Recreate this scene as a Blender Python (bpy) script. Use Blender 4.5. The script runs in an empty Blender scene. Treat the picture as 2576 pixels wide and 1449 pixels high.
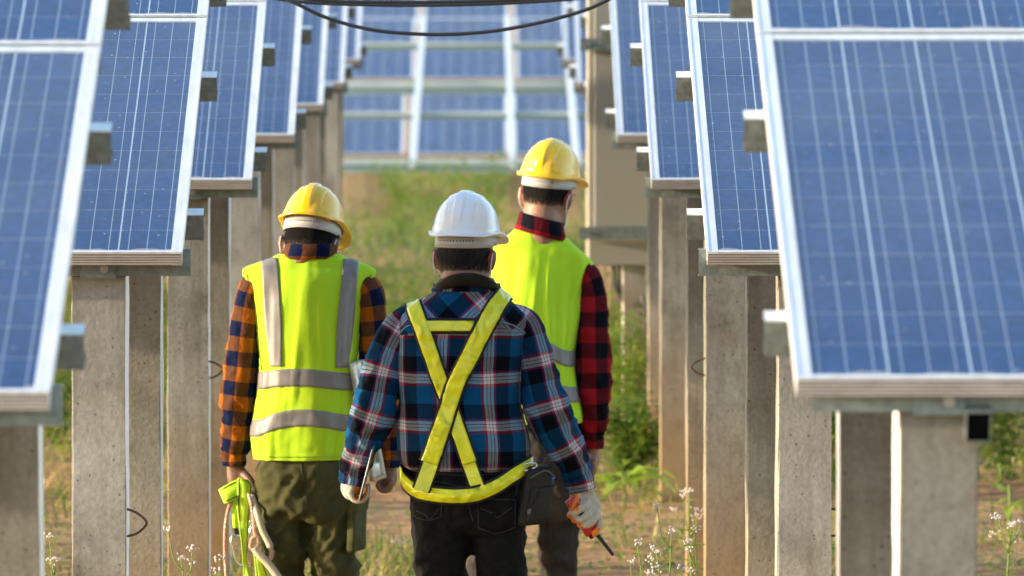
import bpy, bmesh, math, random
import numpy as np
from mathutils import Vector, Matrix, Euler, noise
from mathutils.bvhtree import BVHTree

random.seed(7)
R = math.radians
scene = bpy.context.scene
COL = scene.collection

# ------------------------------------------------------------------ camera
CAM_H = 2.5
FPX = 17889.0                      # focal length in pixels of a 2576 px wide frame (250 mm lens on 36 mm)
cam_data = bpy.data.cameras.new('camera')
cam_data.lens = 250.0
cam_data.sensor_width = 36.0
cam_data.clip_start = 0.5
cam_data.clip_end = 3000.0
cam = bpy.data.objects.new('camera', cam_data)
COL.objects.link(cam)
cam.location = (0, 0, CAM_H)
cam.rotation_euler = (R(90 - 2.746), 0, R(-0.314))
cam_data.dof.use_dof = True
cam_data.dof.focus_distance = 21.3
cam_data.dof.aperture_fstop = 7.0
cam_data.dof.aperture_blades = 9
scene.camera = cam
CAM_M = cam.rotation_euler.to_matrix()

# ------------------------------------------------------------------ world, sun, exposure
SUN_EL, SUN_AZ = 11.0, 7.0        # degrees; azimuth: from the left, swung towards the camera side
world = bpy.data.worlds.new('World')
scene.world = world
world.use_nodes = True
wn, wl = world.node_tree.nodes, world.node_tree.links
bg = wn['Background']
sky = wn.new('ShaderNodeTexSky')
sky.sky_type = 'NISHITA'
sky.sun_disc = False
sky.sun_elevation = R(SUN_EL)
sky.sun_rotation = R(180 + 90 - SUN_AZ)
sky.altitude = 200
sky.air_density = 1.0
sky.dust_density = 1.0
sky.ozone_density = 1.0
wl.new(sky.outputs[0], bg.inputs[0])
bg.inputs[1].default_value = 0.15
sun_data = bpy.data.lights.new('sun', 'SUN')
sun_data.energy = 2.3
sun_data.angle = R(0.5)
sun_data.color = (1.0, 0.80, 0.56)
sun = bpy.data.objects.new('sun', sun_data)
COL.objects.link(sun)
SUN_DIR = Vector((-math.cos(R(SUN_AZ)) * math.cos(R(SUN_EL)), -math.sin(R(SUN_AZ)) * math.cos(R(SUN_EL)), math.sin(R(SUN_EL))))
sun.rotation_euler = SUN_DIR.to_track_quat('Z', 'Y').to_euler()
sun.location = (-20, 10, 20)
scene.view_settings.view_transform = 'Standard'
scene.view_settings.look = 'None'
scene.view_settings.gamma = 1.0
scene.view_settings.exposure = 2.1
scene.view_settings.use_curve_mapping = False

# ------------------------------------------------------------------ helpers
def P(px, py, Y):
    """world point at depth Y that the photograph shows at pixel px, py (2576 x 1449 grid)"""
    d = CAM_M @ Vector(((px - 1288.0) / FPX, -(py - 724.5) / FPX, -1.0))
    k = Y / d.y
    return Vector((d.x * k, Y, CAM_H + d.z * k))

def tag(o, label=None, cat=None, group=None, kind=None):
    if label: o['label'] = label
    if cat: o['category'] = cat
    if group: o['group'] = group
    if kind: o['kind'] = kind
    return o

def empty(name, loc):
    o = bpy.data.objects.new(name, None)
    o.empty_display_size = 0.1
    COL.objects.link(o)
    o.location = loc
    return o

def world_loc(o):
    v = Vector((0, 0, 0))
    while o is not None:
        v += o.location
        o = o.parent
    return v

def link(name, me, parent=None, loc=(0, 0, 0)):
    o = bpy.data.objects.new(name, me)
    COL.objects.link(o)
    o.location = loc
    if parent is not None: o.parent = parent
    return o

def mesh(name, verts, faces, mats, smooth=True, uvs=None, midx=None):
    me = bpy.data.meshes.new(name)
    me.from_pydata([tuple(v) for v in verts], [], faces)
    if not isinstance(mats, (list, tuple)): mats = [mats]
    for m in mats: me.materials.append(m)
    if smooth: me.polygons.foreach_set('use_smooth', [True] * len(me.polygons))
    if midx is not None: me.polygons.foreach_set('material_index', midx)
    if uvs is not None:
        ul = me.uv_layers.new(name='UVMap')
        flat = []
        for f in uvs:
            for u in f: flat.extend(u)
        ul.data.foreach_set('uv', flat)
    me.update()
    return me

def put(name, geo, mats, parent=None, smooth=True, root_loc=None):
    """geo = (verts, faces[, uvs[, midx]]) in WORLD coordinates; stored relative to the parent (or to root_loc)"""
    off = world_loc(parent) if parent is not None else Vector(root_loc if root_loc is not None else (0, 0, 0))
    vs = [Vector(v) - off for v in geo[0]]
    me = mesh(name, vs, geo[1], mats, smooth, geo[2] if len(geo) > 2 else None, geo[3] if len(geo) > 3 else None)
    return link(name, me, parent, (0, 0, 0) if parent is not None else off)

def merge(*gs):
    V, F = [], []
    for g in gs:
        n = len(V)
        V.extend(g[0]); F.extend([tuple(i + n for i in f) for f in g[1]])
    return V, F

def box(x0, x1, y0, y1, z0, z1):
    V = [Vector(p) for p in ((x0,y0,z0),(x1,y0,z0),(x1,y1,z0),(x0,y1,z0),(x0,y0,z1),(x1,y0,z1),(x1,y1,z1),(x0,y1,z1))]
    F = [(0,3,2,1),(4,5,6,7),(0,1,5,4),(1,2,6,5),(2,3,7,6),(3,0,4,7)]
    return V, F

def obox(c, ax, ay, az):
    """box round centre c with half-axis vectors"""
    c, ax, ay, az = Vector(c), Vector(ax), Vector(ay), Vector(az)
    V = [c + sx*ax + sy*ay + sz*az for sz in (-1, 1) for sx, sy in ((-1,-1),(1,-1),(1,1),(-1,1))]
    F = [(0,3,2,1),(4,5,6,7),(0,1,5,4),(1,2,6,5),(2,3,7,6),(3,0,4,7)]
    return V, F

def bevel(geo, w, seg=2):
    bm = bmesh.new()
    vs = [bm.verts.new(v) for v in geo[0]]
    for f in geo[1]: bm.faces.new([vs[i] for i in f])
    bmesh.ops.recalc_face_normals(bm, faces=bm.faces)
    bmesh.ops.bevel(bm, geom=bm.edges[:] + bm.verts[:], offset=w, segments=seg, affect='EDGES', profile=0.5)
    bm.verts.index_update()
    g = ([v.co.copy() for v in bm.verts], [tuple(v.index for v in f.verts) for f in bm.faces])
    bm.free()
    return g

def spline(keys, m):
    """Catmull-Rom through rows of numbers; m samples between neighbours"""
    K = np.array(keys, float)
    n = len(K)
    out = []
    for i in range(n - 1):
        p0, p1, p2, p3 = K[max(i-1, 0)], K[i], K[i+1], K[min(i+2, n-1)]
        for j in range(m):
            t = j / m
            out.append(0.5 * ((2*p1) + (p2-p0)*t + (2*p0-5*p1+4*p2-p3)*t*t + (3*p1-p0-3*p2+p3)*t**3))
    out.append(K[-1])
    return np.array(out)

def se(c, e):
    return math.copysign(abs(c) ** (2.0 / e), c)

def skin_rings(rings, close=True, cap0=True, cap1=True, uv0=0.0):
    """rings: list of lists of Vectors (same length, angle 0 first). Returns verts, faces, uvs (metres)"""
    n = len(rings[0])
    V = [v for r in rings for v in r]
    F, U = [], []
    # signed arc length from mid index (the camera-facing side) so a seam lies opposite
    mid = n // 2
    us, vs_ = [], []
    for r in rings:
        acc = [0.0]
        for j in range(n):
            acc.append(acc[-1] + (r[(j+1) % n] - r[j]).length)
        us.append([a - acc[mid] for a in acc])
    vl = [0.0]
    for i in range(1, len(rings)):
        vl.append(vl[-1] + (rings[i][mid] - rings[i-1][mid]).length * 0.5 + 0.5 * (sum(rings[i], Vector()) / n - sum(rings[i-1], Vector()) / n).length)
    for i in range(len(rings) - 1):
        for j in range(n if close else n - 1):
            k = (j + 1) % n
            F.append((i*n + j, i*n + k, (i+1)*n + k, (i+1)*n + j))
            U.append(((us[i][j], vl[i]+uv0), (us[i][j+1], vl[i]+uv0), (us[i+1][j+1], vl[i+1]+uv0), (us[i+1][j], vl[i+1]+uv0)))
    if cap0:
        F.append(tuple(range(n))[::-1]); U.append(tuple((0.0, 0.0) for _ in range(n)))
    if cap1:
        b = (len(rings)-1)*n
        F.append(tuple(b + j for j in range(n))); U.append(tuple((0.0, 0.0) for _ in range(n)))
    return V, F, U

def tube(pts, rad, n=8, flat=1.0, up=None, caps=True):
    """sweep an (elliptic) section along pts; rad = number or list; flat scales the second axis"""
    pts = [Vector(p) for p in pts]
    if not isinstance(rad, (list, tuple)): rad = [rad] * len(pts)
    rings = []
    prev = None
    for i, p in enumerate(pts):
        t = (pts[min(i+1, len(pts)-1)] - pts[max(i-1, 0)])
        if t.length < 1e-9: t = Vector((0, 0, 1))
        t.normalize()
        ref = Vector(up) if up is not None else (prev if prev is not None else (Vector((0, 1, 0)) if abs(t.y) < 0.9 else Vector((1, 0, 0))))
        b = ref - t * ref.dot(t)
        if b.length < 1e-6: b = t.orthogonal()
        b.normalize()
        prev = b
        a = b.cross(t).normalized()
        rings.append([p + a * (rad[i] * math.cos(2*math.pi*j/n)) + b * (rad[i] * flat * math.sin(2*math.pi*j/n)) for j in range(n)])
    g = skin_rings(rings, True, caps, caps)
    return g[0], g[1]

def curve_pts(keys, m=6):
    return [Vector(r) for r in spline([tuple(k) for k in keys], m)]

def ball(c, rx, ry=None, rz=None, nu=12, nv=8):
    ry = rx if ry is None else ry; rz = rx if rz is None else rz
    c = Vector(c)
    rings = []
    for i in range(nv + 1):
        ph = math.pi * (i / nv - 0.5) * 0.985
        rings.append([c + Vector((rx*math.cos(ph)*math.cos(2*math.pi*j/nu), ry*math.cos(ph)*math.sin(2*math.pi*j/nu), rz*math.sin(ph))) for j in range(nu)])
    g = skin_rings(rings)
    return g[0], g[1]

def remesh(geos, voxel, smooth_it=4, factor=0.5):
    """one continuous surface out of overlapping closed shapes"""
    V, F = merge(*[(g[0], g[1]) for g in geos])
    me = bpy.data.meshes.new('tmp'); me.from_pydata([tuple(v) for v in V], [], F)
    o = bpy.data.objects.new('tmp', me); COL.objects.link(o)
    m = o.modifiers.new('r', 'REMESH'); m.mode = 'VOXEL'; m.voxel_size = voxel
    if smooth_it:
        s = o.modifiers.new('s', 'SMOOTH'); s.iterations = smooth_it; s.factor = factor
    dg = bpy.context.evaluated_depsgraph_get()
    ev = o.evaluated_get(dg).to_mesh()
    Vn = [v.co.copy() for v in ev.vertices]
    Fn = [tuple(p.vertices) for p in ev.polygons]
    o.evaluated_get(dg).to_mesh_clear()
    bpy.data.objects.remove(o); bpy.data.meshes.remove(me)
    return Vn, Fn

def vnormals(V, F):
    N = [Vector((0, 0, 0)) for _ in V]
    for f in F:
        a, b, c = V[f[0]], V[f[1]], V[f[2]]
        if len(f) == 4: n = (V[f[2]] - V[f[0]]).cross(V[f[3]] - V[f[1]])
        else: n = (b - a).cross(c - a)
        for i in f: N[i] += n
    return [n.normalized() if n.length > 0 else n for n in N]

def displace(geo, fn):
    N = vnormals(geo[0], geo[1])
    V = [v + n * fn(v, n) for v, n in zip(geo[0], N)]
    return (V,) + tuple(geo[1:])

def nz(v, sc, seed=0.0):
    return noise.noise(Vector((v[0]*sc + seed, v[1]*sc - seed*1.7, v[2]*sc + seed*0.6)))

# ------------------------------------------------------------------ materials
MATS = {}
def nodes_of(m):
    return m.node_tree.nodes, m.node_tree.links

def wrinkles(n, l, tc, bp, amount, scale, stretch):
    """crease relief under a finer bump: sharp thin ridges"""
    mp = n.new('ShaderNodeMapping'); mp.inputs['Scale'].default_value = stretch; mp.inputs['Rotation'].default_value = (0.3, 0.5, 0.2)
    l.new(tc.outputs['Object'], mp.inputs['Vector'])
    w = n.new('ShaderNodeTexNoise'); w.noise_type = 'RIDGED_MULTIFRACTAL'; w.normalize = True
    w.inputs['Scale'].default_value = scale; w.inputs['Detail'].default_value = 2.0; w.inputs['Distortion'].default_value = 0.6
    l.new(mp.outputs[0], w.inputs['Vector'])
    b0 = n.new('ShaderNodeBump'); b0.inputs['Strength'].default_value = amount; b0.inputs['Distance'].default_value = 0.03
    l.new(w.outputs[0], b0.inputs['Height']); l.new(b0.outputs[0], bp.inputs['Normal'])

def pbr(name, col, rough=0.6, metal=0.0, var=0.0, vscale=8.0, bump=0.0, bscale=60.0, spec=0.5, col2=None, coat=0.0, sheen=0.0, detail=4.0, coords='Object', stretch=None, wrinkle=0.0, wscale=6.0, wstretch=(1, 1, 0.5)):
    """Principled with a noise-broken colour (col <-> col2 or col*(1-var)) and a noise bump"""
    if name in MATS: return MATS[name]
    m = bpy.data.materials.new(name); m.use_nodes = True
    n, l = nodes_of(m)
    b = n['Principled BSDF']
    b.inputs['Base Color'].default_value = (*col, 1)
    b.inputs['Roughness'].default_value = rough
    b.inputs['Metallic'].default_value = metal
    b.inputs['Specular IOR Level'].default_value = spec
    b.inputs['Coat Weight'].default_value = coat
    b.inputs['Coat Roughness'].default_value = 0.08
    b.inputs['Sheen Weight'].default_value = sheen
    tc = n.new('ShaderNodeTexCoord')
    src = tc.outputs[coords]
    if stretch:
        mp = n.new('ShaderNodeMapping'); mp.inputs['Scale'].default_value = stretch
        l.new(src, mp.inputs['Vector']); src = mp.outputs[0]
    if var or col2:
        t = n.new('ShaderNodeTexNoise'); t.inputs['Scale'].default_value = vscale; t.inputs['Detail'].default_value = detail
        l.new(src, t.inputs['Vector'])
        r = n.new('ShaderNodeValToRGB')
        r.color_ramp.elements[0].position = 0.35; r.color_ramp.elements[1].position = 0.68
        c2 = col2 if col2 else tuple(c * (1 - var) for c in col)
        r.color_ramp.elements[0].color = (*c2, 1); r.color_ramp.elements[1].color = (*col, 1)
        l.new(t.outputs[0], r.inputs[0]); l.new(r.outputs[0], b.inputs['Base Color'])
    if bump:
        t2 = n.new('ShaderNodeTexNoise'); t2.inputs['Scale'].default_value = bscale; t2.inputs['Detail'].default_value = 5
        l.new(src, t2.inputs['Vector'])
        bp = n.new('ShaderNodeBump'); bp.inputs['Strength'].default_value = bump; bp.inputs['Distance'].default_value = 0.01
        l.new(t2.outputs[0], bp.inputs['Height']); l.new(bp.outputs[0], b.inputs['Normal'])
        if wrinkle: wrinkles(n, l, tc, bp, wrinkle, wscale, wstretch)
    MATS[name] = m
    return m

def math_node(n, l, op, a, b=None, c=None):
    k = n.new('ShaderNodeMath'); k.operation = op
    for i, v in enumerate((a, b, c)):
        if v is None: continue
        if hasattr(v, 'default_value'): l.new(v, k.inputs[i])
        else: k.inputs[i].default_value = v
    return k.outputs[0]

def mixc(n, l, fac, a, b, mode='MIX'):
    k = n.new('ShaderNodeMix'); k.data_type = 'RGBA'; k.blend_type = mode
    for sock, v in ((k.inputs[0], fac), (k.inputs[6], a), (k.inputs[7], b)):
        if hasattr(v, 'default_value') and not isinstance(v, (float, tuple)): l.new(v, sock)
        elif isinstance(v, tuple): sock.default_value = (*v, 1) if len(v) == 3 else v
        else: sock.default_value = v
    return k.outputs[2]

def ramp(n, l, fac, stops, interp='LINEAR'):
    r = n.new('ShaderNodeValToRGB'); cr = r.color_ramp; cr.interpolation = interp
    while len(cr.elements) < len(stops): cr.elements.new(0.5)
    for e, (p, c) in zip(cr.elements, stops):
        e.position = p; e.color = (*c, 1) if len(c) == 3 else c
    l.new(fac, r.inputs[0])
    return r.outputs[0]

def plaid(name, stops, period, rough=0.85, line=None):
    """woven check: the warp colour sequence and the weft colour sequence averaged; UV is in metres"""
    m = bpy.data.materials.new(name); m.use_nodes = True
    n, l = nodes_of(m); b = n['Principled BSDF']
    b.inputs['Roughness'].default_value = rough
    b.inputs['Specular IOR Level'].default_value = 0.08
    b.inputs['Sheen Weight'].default_value = 0.0
    uv = n.new('ShaderNodeUVMap'); uv.uv_map = 'UVMap'
    wob = n.new('ShaderNodeTexNoise'); wob.inputs['Scale'].default_value = 9.0
    l.new(uv.outputs[0], wob.inputs['Vector'])
    add = n.new('ShaderNodeVectorMath'); add.operation = 'MULTIPLY_ADD'
    l.new(wob.outputs['Color'], add.inputs[0]); add.inputs[1].default_value = (0.012, 0.012, 0); l.new(uv.outputs[0], add.inputs[2])
    sx = n.new('ShaderNodeSeparateXYZ'); l.new(add.outputs[0], sx.inputs[0])
    cols = []
    for k in range(2):
        f = math_node(n, l, 'FRACT', math_node(n, l, 'DIVIDE', sx.outputs[k], period))
        cols.append(ramp(n, l, f, stops, 'CONSTANT'))
    ar = mixc(n, l, 0.5, cols[0], cols[1])
    pr = mixc(n, l, 1.0, cols[0], cols[1], 'MULTIPLY')
    gm = n.new('ShaderNodeGamma'); gm.inputs[1].default_value = 0.5; l.new(pr, gm.inputs[0])
    mx = mixc(n, l, 0.5, ar, gm.outputs[0])
    # yarn-scale mottling
    t = n.new('ShaderNodeTexNoise'); t.inputs['Scale'].default_value = 220.0; l.new(uv.outputs[0], t.inputs['Vector'])
    mo = ramp(n, l, t.outputs[0], [(0.3, (0.78, 0.78, 0.78)), (0.7, (1.08, 1.08, 1.08))])
    fin = mixc(n, l, 1.0, mx, mo, 'MULTIPLY')
    l.new(fin, b.inputs['Base Color'])
    tc = n.new('ShaderNodeTexCoord')
    t3 = n.new('ShaderNodeTexNoise'); t3.inputs['Scale'].default_value = 22.0; t3.inputs['Detail'].default_value = 3; t3.inputs['Distortion'].default_value = 1.2
    l.new(tc.outputs['Object'], t3.inputs['Vector'])
    bp = n.new('ShaderNodeBump'); bp.inputs['Strength'].default_value = 0.5; bp.inputs['Distance'].default_value = 0.012
    l.new(t3.outputs[0], bp.inputs['Height'])
    wrinkles(n, l, tc, bp, 0.45, 7.0, (1, 1, 0.8))
    bp2 = n.new('ShaderNodeBump'); bp2.inputs['Strength'].default_value = 0.25; bp2.inputs['Distance'].default_value = 0.002
    l.new(t.outputs[0], bp2.inputs['Height']); l.new(bp.outputs[0], bp2.inputs['Normal'])
    l.new(bp2.outputs[0], b.inputs['Normal'])
    return m
# ------------------------------------------------------------------ ground
def ground_material():
    m = bpy.data.materials.new('dry_soil_and_straw'); m.use_nodes = True
    n, l = nodes_of(m); b = n['Principled BSDF']; b.inputs['Roughness'].default_value = 0.95
    b.inputs['Specular IOR Level'].default_value = 0.1
    tc = n.new('ShaderNodeTexCoord'); o = tc.outputs['Object']
    t1 = n.new('ShaderNodeTexNoise'); t1.inputs['Scale'].default_value = 0.9; t1.inputs['Detail'].default_value = 6; l.new(o, t1.inputs['Vector'])
    t2 = n.new('ShaderNodeTexNoise'); t2.inputs['Scale'].default_value = 7.0; t2.inputs['Detail'].default_value = 6; l.new(o, t2.inputs['Vector'])
    t3 = n.new('ShaderNodeTexNoise'); t3.inputs['Scale'].default_value = 60.0; t3.inputs['Detail'].default_value = 4; l.new(o, t3.inputs['Vector'])
    soil = ramp(n, l, t2.outputs[0], [(0.3, (0.26, 0.135, 0.064)), (0.55, (0.42, 0.235, 0.115)), (0.75, (0.52, 0.34, 0.175))])
    straw = ramp(n, l, t3.outputs[0], [(0.35, (0.17, 0.14, 0.05)), (0.65, (0.42, 0.35, 0.17))])
    fac = ramp(n, l, t1.outputs[0], [(0.48, (0, 0, 0)), (0.70, (0.8, 0.8, 0.8))])
    l.new(mixc(n, l, fac, soil, straw), b.inputs['Base Color'])
    bp = n.new('ShaderNodeBump'); bp.inputs['Strength'].default_value = 0.8; bp.inputs['Distance'].default_value = 0.05
    l.new(t2.outputs[0], bp.inputs['Height']); l.new(bp.outputs[0], b.inputs['Normal'])
    return m

def ground_z(x, y):
    return 0.05 * noise.noise(Vector((x*0.5, y*0.5, 0.3))) + 0.025 * noise.noise(Vector((x*1.9, y*1.9, 5.0))) - 0.03

def make_ground():
    xs = sorted(set([-1500, -400, -120, -40] + [round(-12 + 0.4*i, 3) for i in range(61)] + [40, 120, 400, 1500]))
    ys = sorted(set([-300, -60, -10, 4] + [round(8 + 0.5*i, 3) for i in range(180)] + [110, 150, 260, 600, 2500]))
    V = [Vector((x, y, ground_z(x, y) if abs(x) < 13 and 7 < y < 98 else -0.03)) for y in ys for x in xs]
    nx = len(xs)
    F = [(j*nx+i, j*nx+i+1, (j+1)*nx+i+1, (j+1)*nx+i) for j in range(len(ys)-1) for i in range(nx-1)]
    tag(put('ground', (V, F), ground_material()), kind='structure')
make_ground()

# ------------------------------------------------------------------ solar tables
def cell_material():
    m = bpy.data.materials.new('polycrystalline_cell'); m.use_nodes = True
    n, l = nodes_of(m); b = n['Principled BSDF']
    b.inputs['Roughness'].default_value = 0.35
    tc = n.new('ShaderNodeTexCoord'); o = tc.outputs['Object']
    oi = n.new('ShaderNodeObjectInfo')
    sh = n.new('ShaderNodeVectorMath'); sh.operation = 'ADD'
    cx = n.new('ShaderNodeCombineXYZ'); l.new(math_node(n, l, 'MULTIPLY', oi.outputs['Random'], 37.0), cx.inputs[2])
    l.new(o, sh.inputs[0]); l.new(cx.outputs[0], sh.inputs[1])
    v = n.new('ShaderNodeTexVoronoi'); v.inputs['Scale'].default_value = 60.0; l.new(sh.outputs[0], v.inputs['Vector'])
    sepc = n.new('ShaderNodeSeparateColor'); l.new(v.outputs['Color'], sepc.inputs[0])
    grain = ramp(n, l, sepc.outputs[0], [(0.0, (0.004, 0.023, 0.095)), (1.0, (0.009, 0.044, 0.165))])
    tint = ramp(n, l, oi.outputs['Random'], [(0.0, (0.80, 0.85, 0.9)), (0.5, (1.0, 1.0, 1.0)), (1.0, (1.35, 1.15, 1.1))])
    base = mixc(n, l, 1.0, grain, tint, 'MULTIPLY')
    # three printed silver busbars
    sx = n.new('ShaderNodeSeparateXYZ'); l.new(o, sx.inputs[0])
    f = math_node(n, l, 'FRACT', math_node(n, l, 'ADD', math_node(n, l, 'DIVIDE', sx.outputs[0], 0.052), 0.5))
    d = math_node(n, l, 'ABSOLUTE', math_node(n, l, 'SUBTRACT', f, 0.5))
    bar = math_node(n, l, 'LESS_THAN', d, 0.018)
    col = mixc(n, l, bar, base, (0.40, 0.45, 0.52))
    l.new(col, b.inputs['Base Color'])
    return m

def sheet_material():
    """far modules: the cells too small to pick apart, as printed grid"""
    m = bpy.data.materials.new('cell_sheet'); m.use_nodes = True
    n, l = nodes_of(m); b = n['Principled BSDF']; b.inputs['Roughness'].default_value = 0.35
    tc = n.new('ShaderNodeTexCoord'); sx = n.new('ShaderNodeSeparateXYZ'); l.new(tc.outputs['Object'], sx.inputs[0])
    def line(s, off, per, w):
        f = math_node(n, l, 'FRACT', math_node(n, l, 'DIVIDE', math_node(n, l, 'SUBTRACT', s, off), per))
        d = math_node(n, l, 'ABSOLUTE', math_node(n, l, 'SUBTRACT', f, 0.5))
        return math_node(n, l, 'GREATER_THAN', d, 0.5 - w / per / 2)
    gx = line(sx.outputs[0], 0.0195, 0.1588, 0.004)
    gy = line(sx.outputs[1], 0.0252, 0.1588, 0.003)
    bx = line(sx.outputs[0], 0.0195 + 0.0264, 0.0529, 0.0026)
    v = n.new('ShaderNodeTexWhiteNoise'); v.noise_dimensions = '2D'
    sn = n.new('ShaderNodeVectorMath'); sn.operation = 'SNAP'; sn.inputs[1].default_value = (0.1588, 0.1588, 1.0)
    l.new(tc.outputs['Object'], sn.inputs[0]); l.new(sn.outputs[0], v.inputs['Vector'])
    base = ramp(n, l, v.outputs['Value'], [(0, (0.004, 0.023, 0.095)), (1, (0.009, 0.044, 0.165))])
    c = mixc(n, l, bx, base, (0.62, 0.66, 0.70))
    c = mixc(n, l, math_node(n, l, 'MAXIMUM', gx, gy), c, (0.80, 0.82, 0.84))
    l.new(c, b.inputs['Base Color'])
    return m

def glass_material():
    m = bpy.data.materials.new('module_glass_with_dust'); m.use_nodes = True
    n, l = nodes_of(m)
    for k in list(n):
        if k.type == 'BSDF_PRINCIPLED': n.remove(k)
    out = [k for k in n if k.type == 'OUTPUT_MATERIAL'][0]
    tr = n.new('ShaderNodeBsdfTransparent'); tr.inputs[0].default_value = (0.97, 0.985, 0.98, 1)
    gl = n.new('ShaderNodeBsdfGlossy'); gl.inputs['Roughness'].default_value = 0.06
    fr = n.new('ShaderNodeFresnel'); fr.inputs['IOR'].default_value = 1.30
    ge = n.new('ShaderNodeNewGeometry')                      # only the outer face mirrors the sky
    ff = math_node(n, l, 'MULTIPLY', fr.outputs[0], math_node(n, l, 'SUBTRACT', 1.0, ge.outputs['Backfacing']))
    mx = n.new('ShaderNodeMixShader'); l.new(ff, mx.inputs[0]); l.new(tr.outputs[0], mx.inputs[1]); l.new(gl.outputs[0], mx.inputs[2])
    tc = n.new('ShaderNodeTexCoord'); o = tc.outputs['Object']; oi = n.new('ShaderNodeObjectInfo')
    sh = n.new('ShaderNodeVectorMath'); sh.operation = 'ADD'; cx = n.new('ShaderNodeCombineXYZ')
    l.new(math_node(n, l, 'MULTIPLY', oi.outputs['Random'], 53.0), cx.inputs[0]); l.new(o, sh.inputs[0]); l.new(cx.outputs[0], sh.inputs[1])
    # dust film: patchy, thinner towards the lowest cell row, a dirt line along the bottom frame
    t = n.new('ShaderNodeTexNoise'); t.inputs['Scale'].default_value = 3.0; t.inputs['Detail'].default_value = 6; l.new(sh.outputs[0], t.inputs['Vector'])
    film = ramp(n, l, t.outputs[0], [(0.3, (0.02, 0.02, 0.02)), (0.7, (0.10, 0.10, 0.10))])
    sx = n.new('ShaderNodeSeparateXYZ'); l.new(o, sx.inputs[0])
    film_by_height = ramp(n, l, math_node(n, l, 'DIVIDE', sx.outputs[1], 1.956), [(0.0, (0.0, 0.0, 0.0)), (0.08, (0.02, 0.02, 0.02)), (0.13, (0.30, 0.30, 0.30)), (0.40, (0.70, 0.70, 0.70)), (1.0, (1, 1, 1))])
    film = math_node(n, l, 'MULTIPLY', film, film_by_height)
    v = n.new('ShaderNodeTexVoronoi'); v.voronoi_dimensions = '2D'; v.inputs['Scale'].default_value = 20.0; l.new(sh.outputs[0], v.inputs['Vector'])
    sc_ = n.new('ShaderNodeSeparateColor'); l.new(v.outputs['Color'], sc_.inputs[0])
    rad = math_node(n, l, 'MULTIPLY', math_node(n, l, 'POWER', sc_.outputs[0], 4.0), 0.072)
    spot = math_node(n, l, 'LESS_THAN', v.outputs['Distance'], rad)
    spot = math_node(n, l, 'MULTIPLY', spot, 0.75)
    t5 = n.new('ShaderNodeTexNoise'); t5.inputs['Scale'].default_value = 14.0; t5.inputs['Detail'].default_value = 6; l.new(sh.outputs[0], t5.inputs['Vector'])
    edge = math_node(n, l, 'LESS_THAN', sx.outputs[1], math_node(n, l, 'MULTIPLY', math_node(n, l, 'ADD', t5.outputs[0], -0.16), 0.075))
    edge = math_node(n, l, 'MULTIPLY', edge, 0.55)
    fac = math_node(n, l, 'MULTIPLY', math_node(n, l, 'MAXIMUM', math_node(n, l, 'MAXIMUM', film, spot), edge), math_node(n, l, 'SUBTRACT', 1.0, ge.outputs['Backfacing']))
    df = n.new('ShaderNodeBsdfDiffuse')
    l.new(mixc(n, l, edge, (0.46, 0.48, 0.52), (0.33, 0.27, 0.22)), df.inputs[0])
    m2 = n.new('ShaderNodeMixShader'); l.new(fac, m2.inputs[0]); l.new(mx.outputs[0], m2.inputs[1]); l.new(df.outputs[0], m2.inputs[2])
    l.new(m2.outputs[0], out.inputs[0])
    return m

M_CELL, M_SHEET, M_GLASS = cell_material(), sheet_material(), glass_material()
M_BACK = pbr('white_backsheet', (0.66, 0.70, 0.74), 0.5)
M_ALU = pbr('anodised_aluminium', (0.80, 0.81, 0.82), 0.42, 0.35, col2=(0.66, 0.66, 0.65), vscale=5.0, stretch=(6, 1, 6))
M_ALU_DIRTY = pbr('dirty_aluminium_lip', (0.30, 0.275, 0.255), 0.6, 0.15, col2=(0.19, 0.165, 0.145), vscale=9.0, stretch=(1, 1, 8))
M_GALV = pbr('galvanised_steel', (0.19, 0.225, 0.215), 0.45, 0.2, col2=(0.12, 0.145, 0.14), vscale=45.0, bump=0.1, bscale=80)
M_GALV_SKYLIT = pbr('galvanised_skylit_top', (0.72, 0.76, 0.77), 0.4, 0.25, col2=(0.58, 0.62, 0.63), vscale=30.0)  # paler copy of the steel: sky light on purlin tops painted in
M_DARK = pbr('recess_shade_black', (0.002, 0.002, 0.0025), 0.9, spec=0.05)  # black infill that paints the shade inside tube ends and slots
M_RUST = pbr('rusty_rebar', (0.11, 0.055, 0.04), 0.8, 0.2, var=0.4, vscale=60)
M_BOLT = pbr('zinc_bolt', (0.30, 0.28, 0.26), 0.4, 0.8)

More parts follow.
